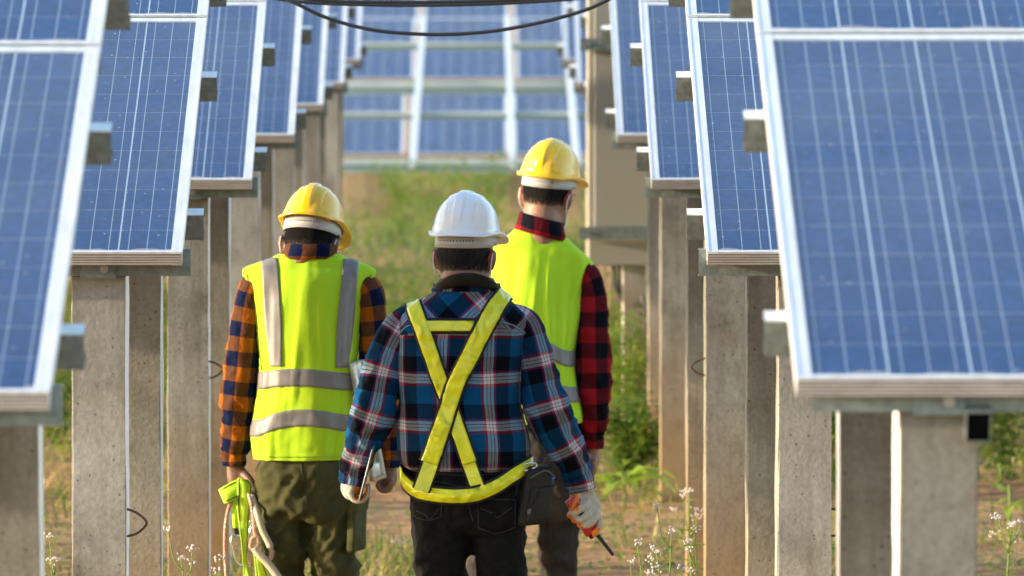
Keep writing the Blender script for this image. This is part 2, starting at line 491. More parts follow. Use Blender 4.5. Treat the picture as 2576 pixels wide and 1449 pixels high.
def concrete_material():
    m = bpy.data.materials.new('cast_concrete'); m.use_nodes = True
    n, l = nodes_of(m); b = n['Principled BSDF']; b.inputs['Roughness'].default_value = 0.88
    b.inputs['Specular IOR Level'].default_value = 0.2
    tc = n.new('ShaderNodeTexCoord'); oi = n.new('ShaderNodeObjectInfo')
    sh = n.new('ShaderNodeVectorMath'); sh.operation = 'ADD'; cx = n.new('ShaderNodeCombineXYZ')
    for i in range(3): l.new(math_node(n, l, 'MULTIPLY', oi.outputs['Random'], 19.0 + 7*i), cx.inputs[i])
    l.new(tc.outputs['Object'], sh.inputs[0]); l.new(cx.outputs[0], sh.inputs[1]); o = sh.outputs[0]
    t1 = n.new('ShaderNodeTexNoise'); t1.inputs['Scale'].default_value = 3.5; t1.inputs['Detail'].default_value = 8; t1.inputs['Roughness'].default_value = 0.65; l.new(o, t1.inputs['Vector'])
    t2 = n.new('ShaderNodeTexNoise'); t2.inputs['Scale'].default_value = 75.0; t2.inputs['Detail'].default_value = 6; l.new(o, t2.inputs['Vector'])
    c1 = ramp(n, l, t1.outputs[0], [(0.30, (0.18, 0.178, 0.163)), (0.46, (0.33, 0.33, 0.31)), (0.68, (0.46, 0.465, 0.455))])
    c2 = ramp(n, l, t2.outputs[0], [(0.32, (0.84, 0.83, 0.80)), (0.7, (1.05, 1.05, 1.04))])
    c = mixc(n, l, 1.0, c1, c2, 'MULTIPLY')
    # vertical run marks
    mpv = n.new('ShaderNodeMapping'); mpv.inputs['Scale'].default_value = (22.0, 22.0, 1.6); l.new(o, mpv.inputs['Vector'])
    tv = n.new('ShaderNodeTexNoise'); tv.inputs['Scale'].default_value = 1.0; tv.inputs['Detail'].default_value = 5; l.new(mpv.outputs[0], tv.inputs['Vector'])
    c = mixc(n, l, 1.0, c, ramp(n, l, tv.outputs[0], [(0.30, (0.72, 0.70, 0.66)), (0.56, (1.04, 1.04, 1.03))]), 'MULTIPLY')
    # ochre water stain low on the post
    sx = n.new('ShaderNodeSeparateXYZ'); l.new(tc.outputs['Object'], sx.inputs[0])
    low = ramp(n, l, sx.outputs[2], [(0.15, (1, 1, 1)), (0.85, (0, 0, 0))])
    lf = math_node(n, l, 'MULTIPLY', math_node(n, l, 'MULTIPLY', low, t1.outputs[0]), 1.6)
    c = mixc(n, l, lf, c, (0.40, 0.255, 0.125))
    # darker and browner towards the post head
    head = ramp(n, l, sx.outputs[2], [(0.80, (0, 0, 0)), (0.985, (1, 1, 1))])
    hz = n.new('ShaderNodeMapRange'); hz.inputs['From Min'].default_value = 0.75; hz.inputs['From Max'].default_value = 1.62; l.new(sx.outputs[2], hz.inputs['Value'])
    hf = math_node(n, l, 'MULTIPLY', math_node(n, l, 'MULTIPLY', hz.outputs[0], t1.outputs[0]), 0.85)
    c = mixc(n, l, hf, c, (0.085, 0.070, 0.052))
    # rust-red smears
    t4 = n.new('ShaderNodeTexNoise'); t4.inputs['Scale'].default_value = 6.0; t4.inputs['Detail'].default_value = 5; l.new(o, t4.inputs['Vector'])
    sm = ramp(n, l, t4.outputs[0], [(0.60, (0, 0, 0)), (0.78, (0.45, 0.45, 0.45))])
    c = mixc(n, l, sm, c, (0.20, 0.115, 0.075))
    # pores
    v = n.new('ShaderNodeTexVoronoi'); v.inputs['Scale'].default_value = 60.0; l.new(o, v.inputs['Vector'])
    scn = n.new('ShaderNodeSeparateColor'); l.new(v.outputs['Color'], scn.inputs[0])
    rad = math_node(n, l, 'MULTIPLY', math_node(n, l, 'POWER', scn.outputs[0], 2.6), 0.24)
    pit = math_node(n, l, 'LESS_THAN', v.outputs['Distance'], rad)
    c = mixc(n, l, math_node(n, l, 'MULTIPLY', pit, 0.6), c, (0.05, 0.042, 0.034))
    tint = ramp(n, l, oi.outputs['Random'], [(0, (0.70, 0.68, 0.64)), (1, (1.02, 1.01, 1.0))])
    c = mixc(n, l, 1.0, c, tint, 'MULTIPLY')
    l.new(c, b.inputs['Base Color'])
    h = math_node(n, l, 'SUBTRACT', t2.outputs[0], math_node(n, l, 'MULTIPLY', pit, 0.8))
    bp = n.new('ShaderNodeBump'); bp.inputs['Strength'].default_value = 0.35; bp.inputs['Distance'].default_value = 0.004
    l.new(h, bp.inputs['Height']); l.new(bp.outputs[0], b.inputs['Normal'])
    return m
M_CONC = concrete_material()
M_PLASTER_SKYLIT = pbr('white_lime_skylit_face', (0.88, 0.87, 0.84), 0.9, 0, col2=(0.70, 0.67, 0.61), vscale=14.0, bump=0.7, bscale=40, stretch=(1, 1, 0.25))  # white paint on post sides, with sky-lit brightness put into the colour

MW, ML, MT = 0.992, 1.956, 0.040            # module width, length, frame depth
GAP = 0.020
TILT = R(18.9)
CP = 0.1588                                 # cell pitch
cell_me = None
def cell_mesh():
    global cell_me
    if cell_me is None:
        g = box(-0.0771, 0.0771, -0.0781, 0.0781, -0.0002, 0.0002)
        cell_me = mesh('cell', g[0], g[1], M_CELL, False)
    return cell_me

def frame_geo():
    w, t = 0.030, MT
    gs, mi = [], []
    def add(g, k):
        gs.append(g); mi.extend([k] * len(g[1]))
    add(box(0, w, 0, ML, -t, 0), 0)
    add(box(MW - w, MW, 0, ML, -t, 0), 0)
    add(box(w, MW - w, 0.002, w * 0.55, -t, -0.0008), 1)
    add(box(w, MW - w, ML - w, ML, -t, -0.0008), 0)
    # ribs along the outer lips (proud of the bar)
    for k in range(5):
        z = -0.004 - k * 0.0078
        add(box(0.004, MW - 0.004, -0.0016, 0.004, z - 0.0007, z + 0.0007), 0)
    add(box(0.002, MW - 0.002, -0.0006, 0.003, -t + 0.0008, -0.0055), 1)
    add(box(w * 0.45, MW - w * 0.45, 0.0006, w * 0.45, -0.002, 0.0005), 0)
    # raised outer bead along the two long bars
    add(box(-0.0015, 0.006, 0.003, ML - 0.003, -0.012, 0.0015), 0)
    add(box(MW - 0.006, MW + 0.0015, 0.003, ML - 0.003, -0.012, 0.0015), 0)
    V, F = merge(*gs)
    return V, F, mi
_f = frame_geo()
FRAME_ME = mesh('frame', _f[0], _f[1], [M_ALU, M_ALU_DIRTY], False, None, _f[2])
_g = box(0.0165, MW - 0.0165, 0.014, ML - 0.028, -0.0036, -0.0012); GLASS_ME = mesh('glass', _g[0], _g[1], M_GLASS, False)
_g = box(0.0165, MW - 0.0165, 0.014, ML - 0.028, -0.0085, -0.0058); BACK_ME = mesh('backsheet', _g[0], _g[1], M_BACK, False)
_g = box(0.0165, MW - 0.0165, 0.014, ML - 0.028, -0.0085, -0.0048); SHEET_ME = mesh('cell_sheet', _g[0], _g[1], M_SHEET, False)

ROTX = Matrix.Rotation(TILT, 4, 'X')
def add_module(root, x0, y0s, rows):
    """a framed module; rows = how many rows of single cells are built (0: printed sheet)"""
    mo = link('solar_module', FRAME_ME, root)
    off = Vector((x0, y0s * math.cos(TILT), y0s * math.sin(TILT) + root['zb']))
    mo.location = off; mo.rotation_euler = (TILT, 0, 0)
    link('glass', GLASS_ME, mo)
    if rows >= 12:
        link('backsheet', BACK_ME, mo)
    else:
        link('cell_sheet', SHEET_ME, mo)
    if rows:
        for r in range(rows):
            for c in range(6):
                link('cell', cell_mesh(), mo, (0.0195 + CP * (c + 0.5), 0.0252 + CP * (r + 0.5), -0.0044 if rows < 12 else -0.0054))
    return mo

def post_geo(x0, x1, y0, y1, z1, seed, lit_plaster_side):
    """slightly uneven cast post; lit_plaster_side 'R'/'L' gets the lime white with sky light painted in"""
    nz_ = 26
    rng = random.Random(seed)
    ch = 0.003
    V, F, mi = [], [], []
    prof = [(x0, y0 + ch), (x0 + ch, y0), (x1 - ch, y0), (x1, y0 + ch), (x1, y1), (x0, y1)]
    for i in range(nz_ + 1):
        z = -0.25 + (z1 + 0.25) * i / nz_
        for j, (x, y) in enumerate(prof):
            d = 0.0035 * noise.noise(Vector((z * 3.1, j * 3.7, seed))) + 0.002 * noise.noise(Vector((z * 17.0, j * 9.1, seed)))
            V.append(Vector((x + d, y + d * 0.6, z - (0.006 * abs(noise.noise(Vector((j * 2.2, seed, 1.0)))) if i == nz_ else 0))))
    n = len(prof)
    for i in range(nz_):
        for j in range(n):
            F.append((i*n+j, i*n+(j+1) % n, (i+1)*n+(j+1) % n, (i+1)*n+j))
            mi.append(1 if (lit_plaster_side == 'R' and j == 3) or (lit_plaster_side == 'L' and j == 5) else 0)
    F.append(tuple(nz_*n + j for j in range(n))); mi.append(0)
    return V, F, None, mi

def mesh_part(name, geo, mats, root, smooth=False):
    me = mesh(name, geo[0], geo[1], mats, smooth, None, geo[3] if len(geo) > 3 else None)
    return link(name, me, root)

def loop_wire(root, x, y, z, side, span=0.075, out=0.055):
    ks = [(x - side*0.01, y, z + span/2), (x + side*out*0.45, y, z + span*0.36), (x + side*out, y - 0.01, z + 0.004), (x + side*out*0.85, y, z - span*0.2), (x + side*out*0.4, y, z - span*0.42), (x - side*0.01, y, z - span/2)]
    return mesh_part('rebar_loop', tube(curve_pts(ks, 5), 0.0035, 6), M_RUST, root, True)

COLS = 5
def solar_table(side, k, Y, edge_x, zb, label, cells, upper_rows, loops=()):
    """side -1: table left of the aisle (its right edge at edge_x); +1: right of it. Local origin on the ground under the aisle-side lower corner"""
    root = empty('solar_table', (edge_x, Y, 0))
    root['zb'] = zb
    tag(root, label, 'solar table', 'solar tables along both sides of the aisle')
    s = side
    ct, st = math.cos(TILT), math.sin(TILT)
    for c in range(COLS):
        x0 = c * (MW + GAP) if s > 0 else -(c + 1) * MW - c * GAP
        add_module(root, x0, 0.0, 12 if (c == 0 and cells) else 0)
        add_module(root, x0, ML + GAP, upper_rows if c == 0 else 0)
    W = COLS * (MW + GAP)
    def span(a, b):
        return (a, b) if s > 0 else (-b, -a)
    # purlins under the modules (C-channel lying along x), their ends stick out into the aisle
    for q in (0.215, 0.80, 1.225, 1.81):
        d = q * ML + (GAP if q > 1 else 0)
        yc, zc = d * ct, zb + d * st
        x0, x1 = span(-0.045, W)
        h, w_ = 0.078, 0.050
        T = Matrix.Translation((0, yc, zc)) @ ROTX
        gs = [box(x0, x1, -w_/2, w_/2, -MT - 0.0035, -MT - 0.0008), box(x0, x1, -w_/2, -w_/2 + 0.003, -MT - h, -MT - 0.0035),
              box(x0, x1, -w_/2 + 0.003, w_/2, -MT - h, -MT - h + 0.003), box(x0 + 0.0, x1, w_/2 - 0.003, w_/2, -MT - h + 0.003, -MT - h + 0.018),
              box(x0, x1, w_/2 - 0.003, w_/2, -MT - 0.018, -MT - 0.0035)]
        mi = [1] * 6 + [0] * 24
        V, F = merge(*gs)
        mesh_part('purlin', ([T @ v for v in V], F, None, mi), [M_GALV, M_GALV_SKYLIT], root)
    # posts, rafters, head beam
    px = (0.20, 0.352) if s > 0 else (0.16, 0.312)
    for c in range(2):
        o = c * 3.0
        x0, x1 = span(px[0] + o, px[1] + o)
        xm = (x0 + x1) / 2
        for r, yo in enumerate((0.075, 2.28)):
            top = zb + yo * math.tan(TILT) - (0.098 if r == 0 else 0.235)
            po = mesh_part('post', post_geo(x0, x1, yo, yo + 0.165, top, k * 7.3 + r * 3.1 + c + (50 if s > 0 else 0), 'R' if s < 0 else ('L' if k == 1 else '')), [M_CONC, M_PLASTER_SKYLIT], root)
            # foot plate and bolt on the post head
            br = merge(box(xm - 0.052, xm + 0.052, yo - 0.004, yo + 0.09, top - 0.004, top + 0.004), box(xm - 0.05, xm + 0.05, yo - 0.029, yo - 0.024, top - 0.003, top + 0.062) if r == 0 else box(xm - 0.05, xm + 0.05, yo + 0.012, yo + 0.018, top + 0.004, top + 0.10))
            bk = mesh_part('bracket', br, M_GALV, root)
            mesh_part('bolt', tube([(xm + 0.018, yo - 0.022, top + 0.024), (xm + 0.018, yo - 0.040, top + 0.024)], 0.013, 6), M_BOLT, bk)
        # rafter: rectangular tube up the slope, end plugged black as painted-in shade
        front = (s > 0 and k == 1 and c == 0)
        ys0, ys1 = (-0.005 if front else 0.30), 3.75
        T = Matrix.Translation((0, 0, zb)) @ ROTX
        zt = -MT - (0.030 if front else 0.082)
        a, bq = xm - 0.022, xm + 0.022
        if s < 0 and c == 0: a, bq = xm - 0.075, xm - 0.031
        if s > 0 and c == 0: a, bq = xm + 0.050, xm + 0.098
        g = [box(a, a + 0.002, ys0, ys1, zt - 0.062, zt), box(bq - 0.002, bq, ys0, ys1, zt - 0.062, zt), box(a + 0.002, bq - 0.002, ys0, ys1, zt - 0.002, zt), box(a + 0.002, bq - 0.002, ys0, ys1, zt - 0.062, zt - 0.060), box(a + 0.002, bq - 0.002, ys0 + 0.003, ys0 + 0.01, zt - 0.060, zt - 0.002)]
        V, F = merge(*g)
        mesh_part('rafter', ([T @ v for v in V], F, None, [0]*24 + [1]*6), [M_GALV, M_DARK], root)
    for yo, dz in ((0.055, -0.088), (2.31, -0.225)):
        x0, x1 = span((0.03 if (s > 0 and k == 1) else -0.022) if yo < 1 else 0.02, W)
        zz = zb + yo * math.tan(TILT) + dz
        g = merge(box(x0, x1, yo, yo + 0.003, zz, zz + 0.075), box(x0, x1, yo + 0.003, yo + 0.05, zz + 0.072, zz + 0.075), box(x0, x1, yo + 0.003, yo + 0.05, zz, zz + 0.003))
        mesh_part('head_beam', g, M_GALV, root)
    for (cx, cy, cz, sd, sp, ou) in loops:
        loop_wire(root, cx, cy, cz, sd, sp, ou)
    return root

def table_y(k): return 13.56 + 6.207 * (k - 1)
names_l = {1: 'blurred solar table closest to the camera, cut by the left edge of the picture',
           2: 'sharp solar table on the left with speckled blue panel and pitted concrete posts',
           3: 'third solar table from the camera on the left, just behind the sharp one',
           4: 'fourth solar table from the camera on the left, beyond the left man',
           5: 'fifth solar table from the camera on the left side of the aisle',
           6: 'sixth, small and blurred solar table on the left side of the aisle',
           7: 'last solar table on the left, smallest and most blurred'}
names_r = {1: 'large blurred solar table filling the right of the picture, closest to the camera',
           2: 'sharp solar table on the right, half hidden by the large blurred one',
           3: 'third solar table from the camera on the right, above the red plaid sleeve',
           4: 'fourth solar table on the right, overlapping the beige cabinet',
           5: 'fifth solar table on the right, hidden behind the beige cabinet',
           6: 'sixth solar table on the right, a sliver left of the beige cabinet',
           7: 'last and smallest solar table on the right side of the aisle'}
for k in range(1, 8):
    Y = table_y(k)
    zl = 1.652 if k < 7 else 1.70
    lp = ()
    if k == 2: lp = ((-0.16, 0.10, 0.89, 1, 0.080, 0.055),)
    if k == 3: lp = ((-0.16, 0.10, 0.95, 1, 0.065, 0.05),)
    solar_table(-1, k, Y, -0.81, zl, names_l[k], k <= 5, 3 if k <= 2 else 0, lp)
    lp = ()
    if k == 2: lp = ((0.352, 0.10, 0.89, 1, 0.080, 0.07),)
    if k == 3: lp = ((0.20, 0.10, 0.96, -1, 0.065, 0.05),)
    solar_table(1, k, Y, 0.618 if k == 1 else 0.652, 1.678 if k == 1 else zl, names_r[k], k <= 5, 3 if k <= 2 else 0, lp)

# ------------------------------------------------------------------ cross array at the end of the aisle
M_RAIL = pbr('pale_green_galvanised_rail', (0.44, 0.52, 0.53), 0.45, 0.2, col2=(0.38, 0.46, 0.47), vscale=6.0)
M_TEAL = pbr('teal_galvanised', (0.26, 0.36, 0.38), 0.5, 0.3)
M_WHITE_ALU = pbr('white_rafter', (0.62, 0.67, 0.72), 0.5, 0.1)
def cross_table(Y, pxc, py_bottom, rows, label, xs0, xs1):
    b = P(pxc, py_bottom, Y)
    root = empty('cross_table', (b.x, Y, 0)); root['zb'] = b.z
    tag(root, label, 'solar table', 'solar tables across the end of the aisle')
    for c in range(xs0, xs1):
        for r in range(rows):
            add_module(root, c * (MW + 0.055), r * (ML + GAP), 0)
    for c in (xs0, xs1 - 1, (xs0 + xs1) // 2):
        x = c * (MW + 0.055) + 0.4
        mesh_part('post', post_geo(x, x + 0.15, 0.6, 0.75, b.z + 0.6 * math.tan(TILT) - 0.05, Y + c, 'L'), [M_CONC, M_PLASTER_SKYLIT], root)
    return root
cross_table(71.5, 1030, 386, 1, 'lowest blurred row of blue panels across the end of the aisle', -2, 4)
cross_table(77.0, 1055, 196, 1, 'second blurred row of blue panels across the end of the aisle', -2, 4)
cross_table(83.0, 1065, 62, 2, 'top blurred row of pale panels across the end of the aisle', -2, 4)

def mounting_frame():
    Y0 = 66.0
    root = empty('mounting_frame', (P(1170, 415, Y0).x, Y0, 0))
    ox = root.location.x
    tag(root, 'bare frame of pale rails and white rafters before the blurred panel rows', 'metal frame')
    def rail(py, hpx, Y, xa=820, xb=1500):
        a, b_, c = P(xa, py, Y), P(xb, py, Y), P(xa, py + hpx, Y)
        h = a.z - c.z
        g = merge(box(a.x - ox, b_.x - ox, Y - Y0 - .05, Y - Y0 + 0.05, a.z - h * .40, a.z), box(a.x - ox, b_.x - ox, Y - Y0, Y - Y0 + 0.04, c.z, a.z - h * .40))
        mesh_part('rail', (g[0], g[1], None, [0]*6 + [1]*6), [M_RAIL, M_TEAL], root)
    rail(401, 32, 66.0); rail(281, 20, 67.9); rail(206, 33, 69.3); rail(106, 20, 71.0, 885, 1440)
    for px in (1038, 1290, 1452):
        a, b_ = P(px, 432, 66.0), P(px + (1190 - px) * 0.10 + (12 if px < 1200 else -4), 60, 71.4)
        d = (b_ - a)
        up = Vector((0, -d.z, d.y)).normalized() * 0.03
        g = obox((a + b_) / 2 - root.location + Vector((0, -0.06, 0.06)), (0.030, 0, 0), up, d / 2)
        mesh_part('rafter', g, M_WHITE_ALU, root)
    for px in (889, 934, 974, 1300, 1440):
        a = P(px, 436, 66.2)
        mesh_part('post', post_geo(a.x - ox - 0.075, a.x - ox + 0.075, 0.2, 0.35, a.z, px * 0.37, 'L'), [M_CONC, M_PLASTER_SKYLIT], root)
mounting_frame()

# ------------------------------------------------------------------ electrical cabinet on the right
def cabinet():
    Y = 36.6
    a, b_ = P(1480, 668, Y), P(1640, -95, Y)
    root = empty('electrical_cabinet', (a.x, Y, 0))
    tag(root, 'tall beige metal cabinet on grey brackets right of the tallest man', 'cabinet')
    M_BEIGE = pbr('beige_paint', (0.28, 0.272, 0.225), 0.5, 0.0, var=0.06, vscale=2.0)
    M_BEIGE_LIT = pbr('beige_lit_edge', (0.62, 0.56, 0.46), 0.55)  # light falling on the cabinet's left side, painted in as cream
    w, h0, h1 = b_.x - a.x, a.z, b_.z
    mesh_part('body', bevel(box(0, w, 0, 0.24, h0, h1), 0.004, 1), M_BEIGE, root)
    mesh_part('door', bevel(box(0.03, w - 0.02, -0.012, -0.001, h0 + 0.20, h1 - 0.03), 0.003, 1), M_BEIGE, root)
    mesh_part('lit_side_panel', box(-0.006, -0.001, 0.01, 0.23, h0 + 0.02, h1 - 0.02), M_BEIGE_LIT, root)
    for py, dx in ((96, -0.045), (570, -0.045)):
        z1 = P(1480, py, Y).z; z0 = P(1480, py + 31, Y).z
        g = merge(box(dx, w + 0.3, -0.050, -0.046, z0, z1), box(dx, w + 0.3, -0.046, -0.013, z1 - 0.004, z1), box(dx, w + 0.3, -0.046, -0.013, z0, z0 + 0.004))
        br = mesh_part('bracket', g, M_GALV, root)
        mesh_part('bolt', tube([(0.0, -0.046, (z0+z1)/2), (0.0, -0.060, (z0+z1)/2)], 0.009, 6), M_BOLT, br)
    mesh_part('stand', post_geo(w*0.55, w*0.55 + 0.12, 0.06, 0.18, h0 + 0.01, 4.4, 'L'), [M_CONC, M_PLASTER_SKYLIT], root)
    M_CABLE = pbr('black_cable', (0.018, 0.02, 0.023), 0.45)
    for q, (x, sag, x2) in enumerate(((0.13, 0.20, 0.30), (0.16, 0.24, 0.31), (0.19, 0.17, 0.29), (0.22, 0.28, 0.32))):
        ks = [(x, 0.10, h0 + 0.03), (x + 0.01, 0.09, h0 - sag*0.5), (x + 0.07, 0.08, h0 - sag), (x2, 0.05, h0 - sag*1.15), (x2 + 0.015, 0.04, h0 - 0.42 - 0.05*q), (x2 - 0.01, 0.04, 0.0)]
        mesh_part('cable', tube(curve_pts(ks, 7), 0.011, 7), M_CABLE, root, True)
cabinet()

# ------------------------------------------------------------------ cables across the aisle
M_CABLE = pbr('black_cable', (0.018, 0.02, 0.023), 0.4)
def cable(label, keys, rad, Y):
    pts = curve_pts([P(x, y, Y + dy) for x, y, dy in keys], 10)
    o = put('hanging_cable', tube(pts, rad, 8), M_CABLE, None, True, pts[0])
    tag(o, label, 'cable', 'black cables across the aisle')
cable('black cable sagging lowest across the aisle above the men', [(560, -60, .1), (720, -2, 0), (820, 44, 0), (930, 74, 0), (1040, 85, 0), (1140, 86, 0), (1250, 77, 0), (1370, 54, 0), (1470, 26, 0), (1535, -3, 0), (1700, -80, 0)], 0.0066, 24.5)
cable('upper of the two nearly straight black cables at the top edge', [(640, -24, 0), (800, 0, 0), (1000, 5, 0), (1200, 3, 0), (1350, -4, 0), (1560, -26, 0)], 0.0062, 24.9)
cable('lower of the two nearly straight black cables at the top edge', [(600, -20, 0), (760, 5, 0), (930, 12, 0), (1100, 13, 0), (1300, 7, 0), (1480, -6, 0), (1600, -20, 0)], 0.0062, 25.1)
# ------------------------------------------------------------------ people: building blocks
def torso_rings(keys, Y0, N=56, m=6, fold=None, shear=None, inset=0.0):
    """keys bottom to top: (py, px_left, px_right, half_depth, dy, exponent)"""
    rows = spline(keys, m)
    out = []
    for py, pl, pr, b, dy, e in rows:
        c0, c1 = P(pl, py, Y0), P(pr, py, Y0)
        a = (c1.x - c0.x) / 2 - inset; b = b - inset
        cx, z = (c0.x + c1.x) / 2, c0.z
        r = []
        for j in range(N):
            th = math.pi/2 + 2*math.pi*j/N
            x, y = a * se(math.cos(th), e), b * se(math.sin(th), e)
            zz = z
            if shear: zz = z - shear(py) * x
            p = Vector((cx + x, Y0 + dy + y, zz))
            if fold:
                n = Vector((math.cos(th), math.sin(th), 0))
                p += n * fold(p, th)
            r.append(p)
        out.append(r)
    return out

def limb_rings(keys, Y0, N=28, m=6, fold=None, flat=1.0, inset=0.0, twist=0.0):
    """keys: (px, py, dy, half_width_px) along the limb"""
    s = FPX / Y0
    rows = spline(keys, m)
    pts = [P(r[0], r[1], Y0) + Vector((0, r[2], 0)) for r in rows]
    rad = [max(r[3] / s - inset, 0.004) for r in rows]
    out = []
    for i, p in enumerate(pts):
        t = (pts[min(i+1, len(pts)-1)] - pts[max(i-1, 0)]).normalized()
        b = Vector((0, 1, 0)); b = (b - t * b.dot(t)).normalized()
        a = b.cross(t).normalized()
        ring = []
        for j in range(N):
            th = math.pi/2 + 2*math.pi*j/N + twist
            n = a * math.cos(th) + b * math.sin(th) * flat
            q = p + n * rad[i]
            if fold: q = p + n * (rad[i] + fold(i / (len(pts)-1), th, q))
            ring.append(q)
        out.append(ring)
    return out

def crease(seed, amp, freq=26.0, where=None, ang=1.1):
    """irregular ring-like creases round a sleeve or trouser leg"""
    def f(t, th, q):
        w = where(t) if where else 1.0
        s1 = noise.noise(Vector((math.cos(th) * ang + seed, math.sin(th) * ang, q.z * freq * 0.5 + q.x * 6)))
        s2 = noise.noise(Vector((math.cos(th) * ang * 1.7 - seed, math.sin(th) * ang * 1.7 + 4.0, q.z * freq + q.x * 9)))
        r = (0.42 - abs(s1)) * 1.3 + (0.3 - abs(s2)) * 0.7
        return amp * w * r
    return f

def cloth_fold(seed, amp, fx=7.0, fz=3.0):
    def f(p, th):
        a = noise.noise(Vector((p.x * fx + seed, p.y * fx, p.z * fz)))
        b = noise.noise(Vector((p.x * fx * 2.3 + seed, p.y * fx * 2.3, p.z * fz * 1.8 + 3)))
        return amp * (a * 1.2 + (0.3 - abs(b)) * 0.8)
    return f

def cuff(rings, d=0.004):
    """turn the last ring inwards so the hem has thickness"""
    last = rings[-1]
    c = sum(last, Vector()) / len(last)
    t = (c - sum(rings[-2], Vector()) / len(last)).normalized()
    return rings + [[v + (c - v).normalized() * d for v in last], [v + (c - v).normalized() * d * 1.5 - t * 0.02 for v in last]]

def bvh_of(geo):
    return BVHTree.FromPolygons([tuple(v) for v in geo[0]], [tuple(f) for f in geo[1]])

def drape(bvh, rays, off, thick):
    """rays: grid [row][col] of (origin, direction); the strip lies off above the hit surface, thick deep"""
    rows, cols = len(rays), len(rays[0])
    top, bot = [], []
    for r in rays:
        for (o, d) in r:
            h = bvh.ray_cast(o, d)
            if h[0] is None:
                top.append(None); bot.append(None); continue
            n = h[1] if h[1].dot(d) < 0 else -h[1]
            top.append(h[0] + n * (off + thick)); bot.append(h[0] + n * (off - 0.001))
    idx, V = {}, []
    for k, v in enumerate(top):
        if v is not None:
            idx[k] = len(V); V += [v, bot[k]]
    F = []
    have = set()
    for i in range(rows - 1):
        for j in range(cols - 1):
            q = [i*cols + j, i*cols + j+1, (i+1)*cols + j+1, (i+1)*cols + j]
            if all(k in idx for k in q):
                if max((V[idx[q[a]]] - V[idx[q[(a+1) % 4]]]).length for a in range(4)) > 0.12: continue
                have.add((i, j))
                F.append(tuple(idx[k] for k in q)); F.append(tuple(idx[k] + 1 for k in q[::-1]))
    for (i, j) in have:
        q = [i*cols + j, i*cols + j+1, (i+1)*cols + j+1, (i+1)*cols + j]
        for (ni, nj, a, b) in ((i-1, j, 0, 1), (i, j+1, 1, 2), (i+1, j, 2, 3), (i, j-1, 3, 0)):
            if (ni, nj) not in have:
                A, B = idx[q[a]], idx[q[b]]
                F.append((A, A+1, B+1, B))
    return V, F

def ray_px(px, py):
    d = (P(px, py, 30.0) - Vector((0, 0, CAM_H))).normalized()
    return (P(px, py, 12.0), d)

def strap_rays(path, width, m=8, cols=5, back=True, Y0=0):
    """path of pixel points, width in px"""
    pts = spline(path, m)
    rows = []
    for i, p in enumerate(pts):
        t = pts[min(i+1, len(pts)-1)] - pts[max(i-1, 0)]
        t = t / np.linalg.norm(t); nrm = np.array([-t[1], t[0]])
        r = []
        for c in range(cols):
            q = p + nrm * width * (c / (cols-1) - 0.5)
            if back: r.append(ray_px(q[0], q[1]))
            else:
                w = P(q[0], q[1], Y0); r.append((w + Vector((0, 1.0, 0)), Vector((0, -1, 0))))
        rows.append(r)
    return rows

def xform(geo, M):
    return ([M @ Vector(v) for v in geo[0]],) + tuple(geo[1:])

# ---- head pieces, in head coordinates (x right, y forward, z up, origin between the ears)
HX = 1.10
def head_rings(scale=1.0):
    prof = [(-.150, .056, .058, -.012), (-.128, .050, .062, .006), (-.108, .055, .078, .016), (-.075, .065, .090, .010), (-.04, .071, .096, .005), (0, .0755, .099, .001), (.04, .077, .099, 0), (.08, .071, .091, -.002), (.108, .052, .068, -.004), (.122, .022, .03, -.004)]
    out = []
    for z, a, b, y in spline(prof, 3):
        out.append([Vector((HX*a*scale*math.cos(math.pi/2 + 2*math.pi*j/28), y + b*scale*math.sin(math.pi/2 + 2*math.pi*j/28), z*scale)) for j in range(28)])
    return out

def head_geo():
    gs = [skin_rings(head_rings())[:2]]
    for s in (-1, 1):
        gs.append(ball((s*.092, -.012, .000), .010, .021, .031))
        gs.append(ball((s*.100, -.022, .004), .007, .012, .026))
        gs.append(ball((s*.089, -.008, -.026), .009, .011, .013))
    gs.append(tube(curve_pts([(0, .088, .03), (0, .103, .0), (0, .114, -.022), (0, .098, -.036)], 4), [.010]*13, 8))
    gs.append(ball((0, .086, -.072), .026, .014, .010))
    for s in (-1, 1): gs.append(ball((s*.032, .086, .020), .017, .010, .007))
    return gs

def hair_geo(seed, low=-.062):
    prof = [(low - .006, .9), (low, .985), (low + .012, 1.012), (low + .026, 1.035), (.035, 1.05), (.08, 1.05), (.105, 1.05), (.124, 1.0)]
    base = spline([(-.150, .056, .058, -.012), (-.128, .050, .062, .006), (-.108, .055, .078, .016), (-.075, .065, .090, .010), (-.04, .071, .096, .005), (0, .0755, .099, .001), (.04, .077, .099, 0), (.08, .071, .091, -.002), (.108, .052, .068, -.004), (.126, .022, .03, -.004)], 8)
    rings = []
    N = 72
    for z, k in spline(prof, 4):
        i = int(np.argmin(abs(base[:, 0] - z)))
        _, a, b, y = base[i]
        r = []
        for j in range(N):
            th = math.pi/2 + 2*math.pi*j/N
            front = max(0.0, min(1.0, (math.sin(th) + 0.25) / 0.35))       # 1 on the face and temple side
            if z > .06: front *= max(0.0, 1 - (z - .06) / .02)
            kk = k * (1 - front) + 0.90 * front
            up = 0.020 * max(0.0, abs(math.cos(th)) - 0.5)                 # hairline rises toward the ears
            fr = 0.004 * noise.noise(Vector((th * 9, z * 20, seed)))
            tip = 0.006 * noise.noise(Vector((th * 5, 0.5, seed))) if z < low + .02 else 0
            r.append(Vector((HX * (a*kk + fr) * math.cos(th), y + (b*kk + fr) * math.sin(th), z + (up + tip if z < low + .03 else 0))))
        rings.append(r)
    return skin_rings(rings)

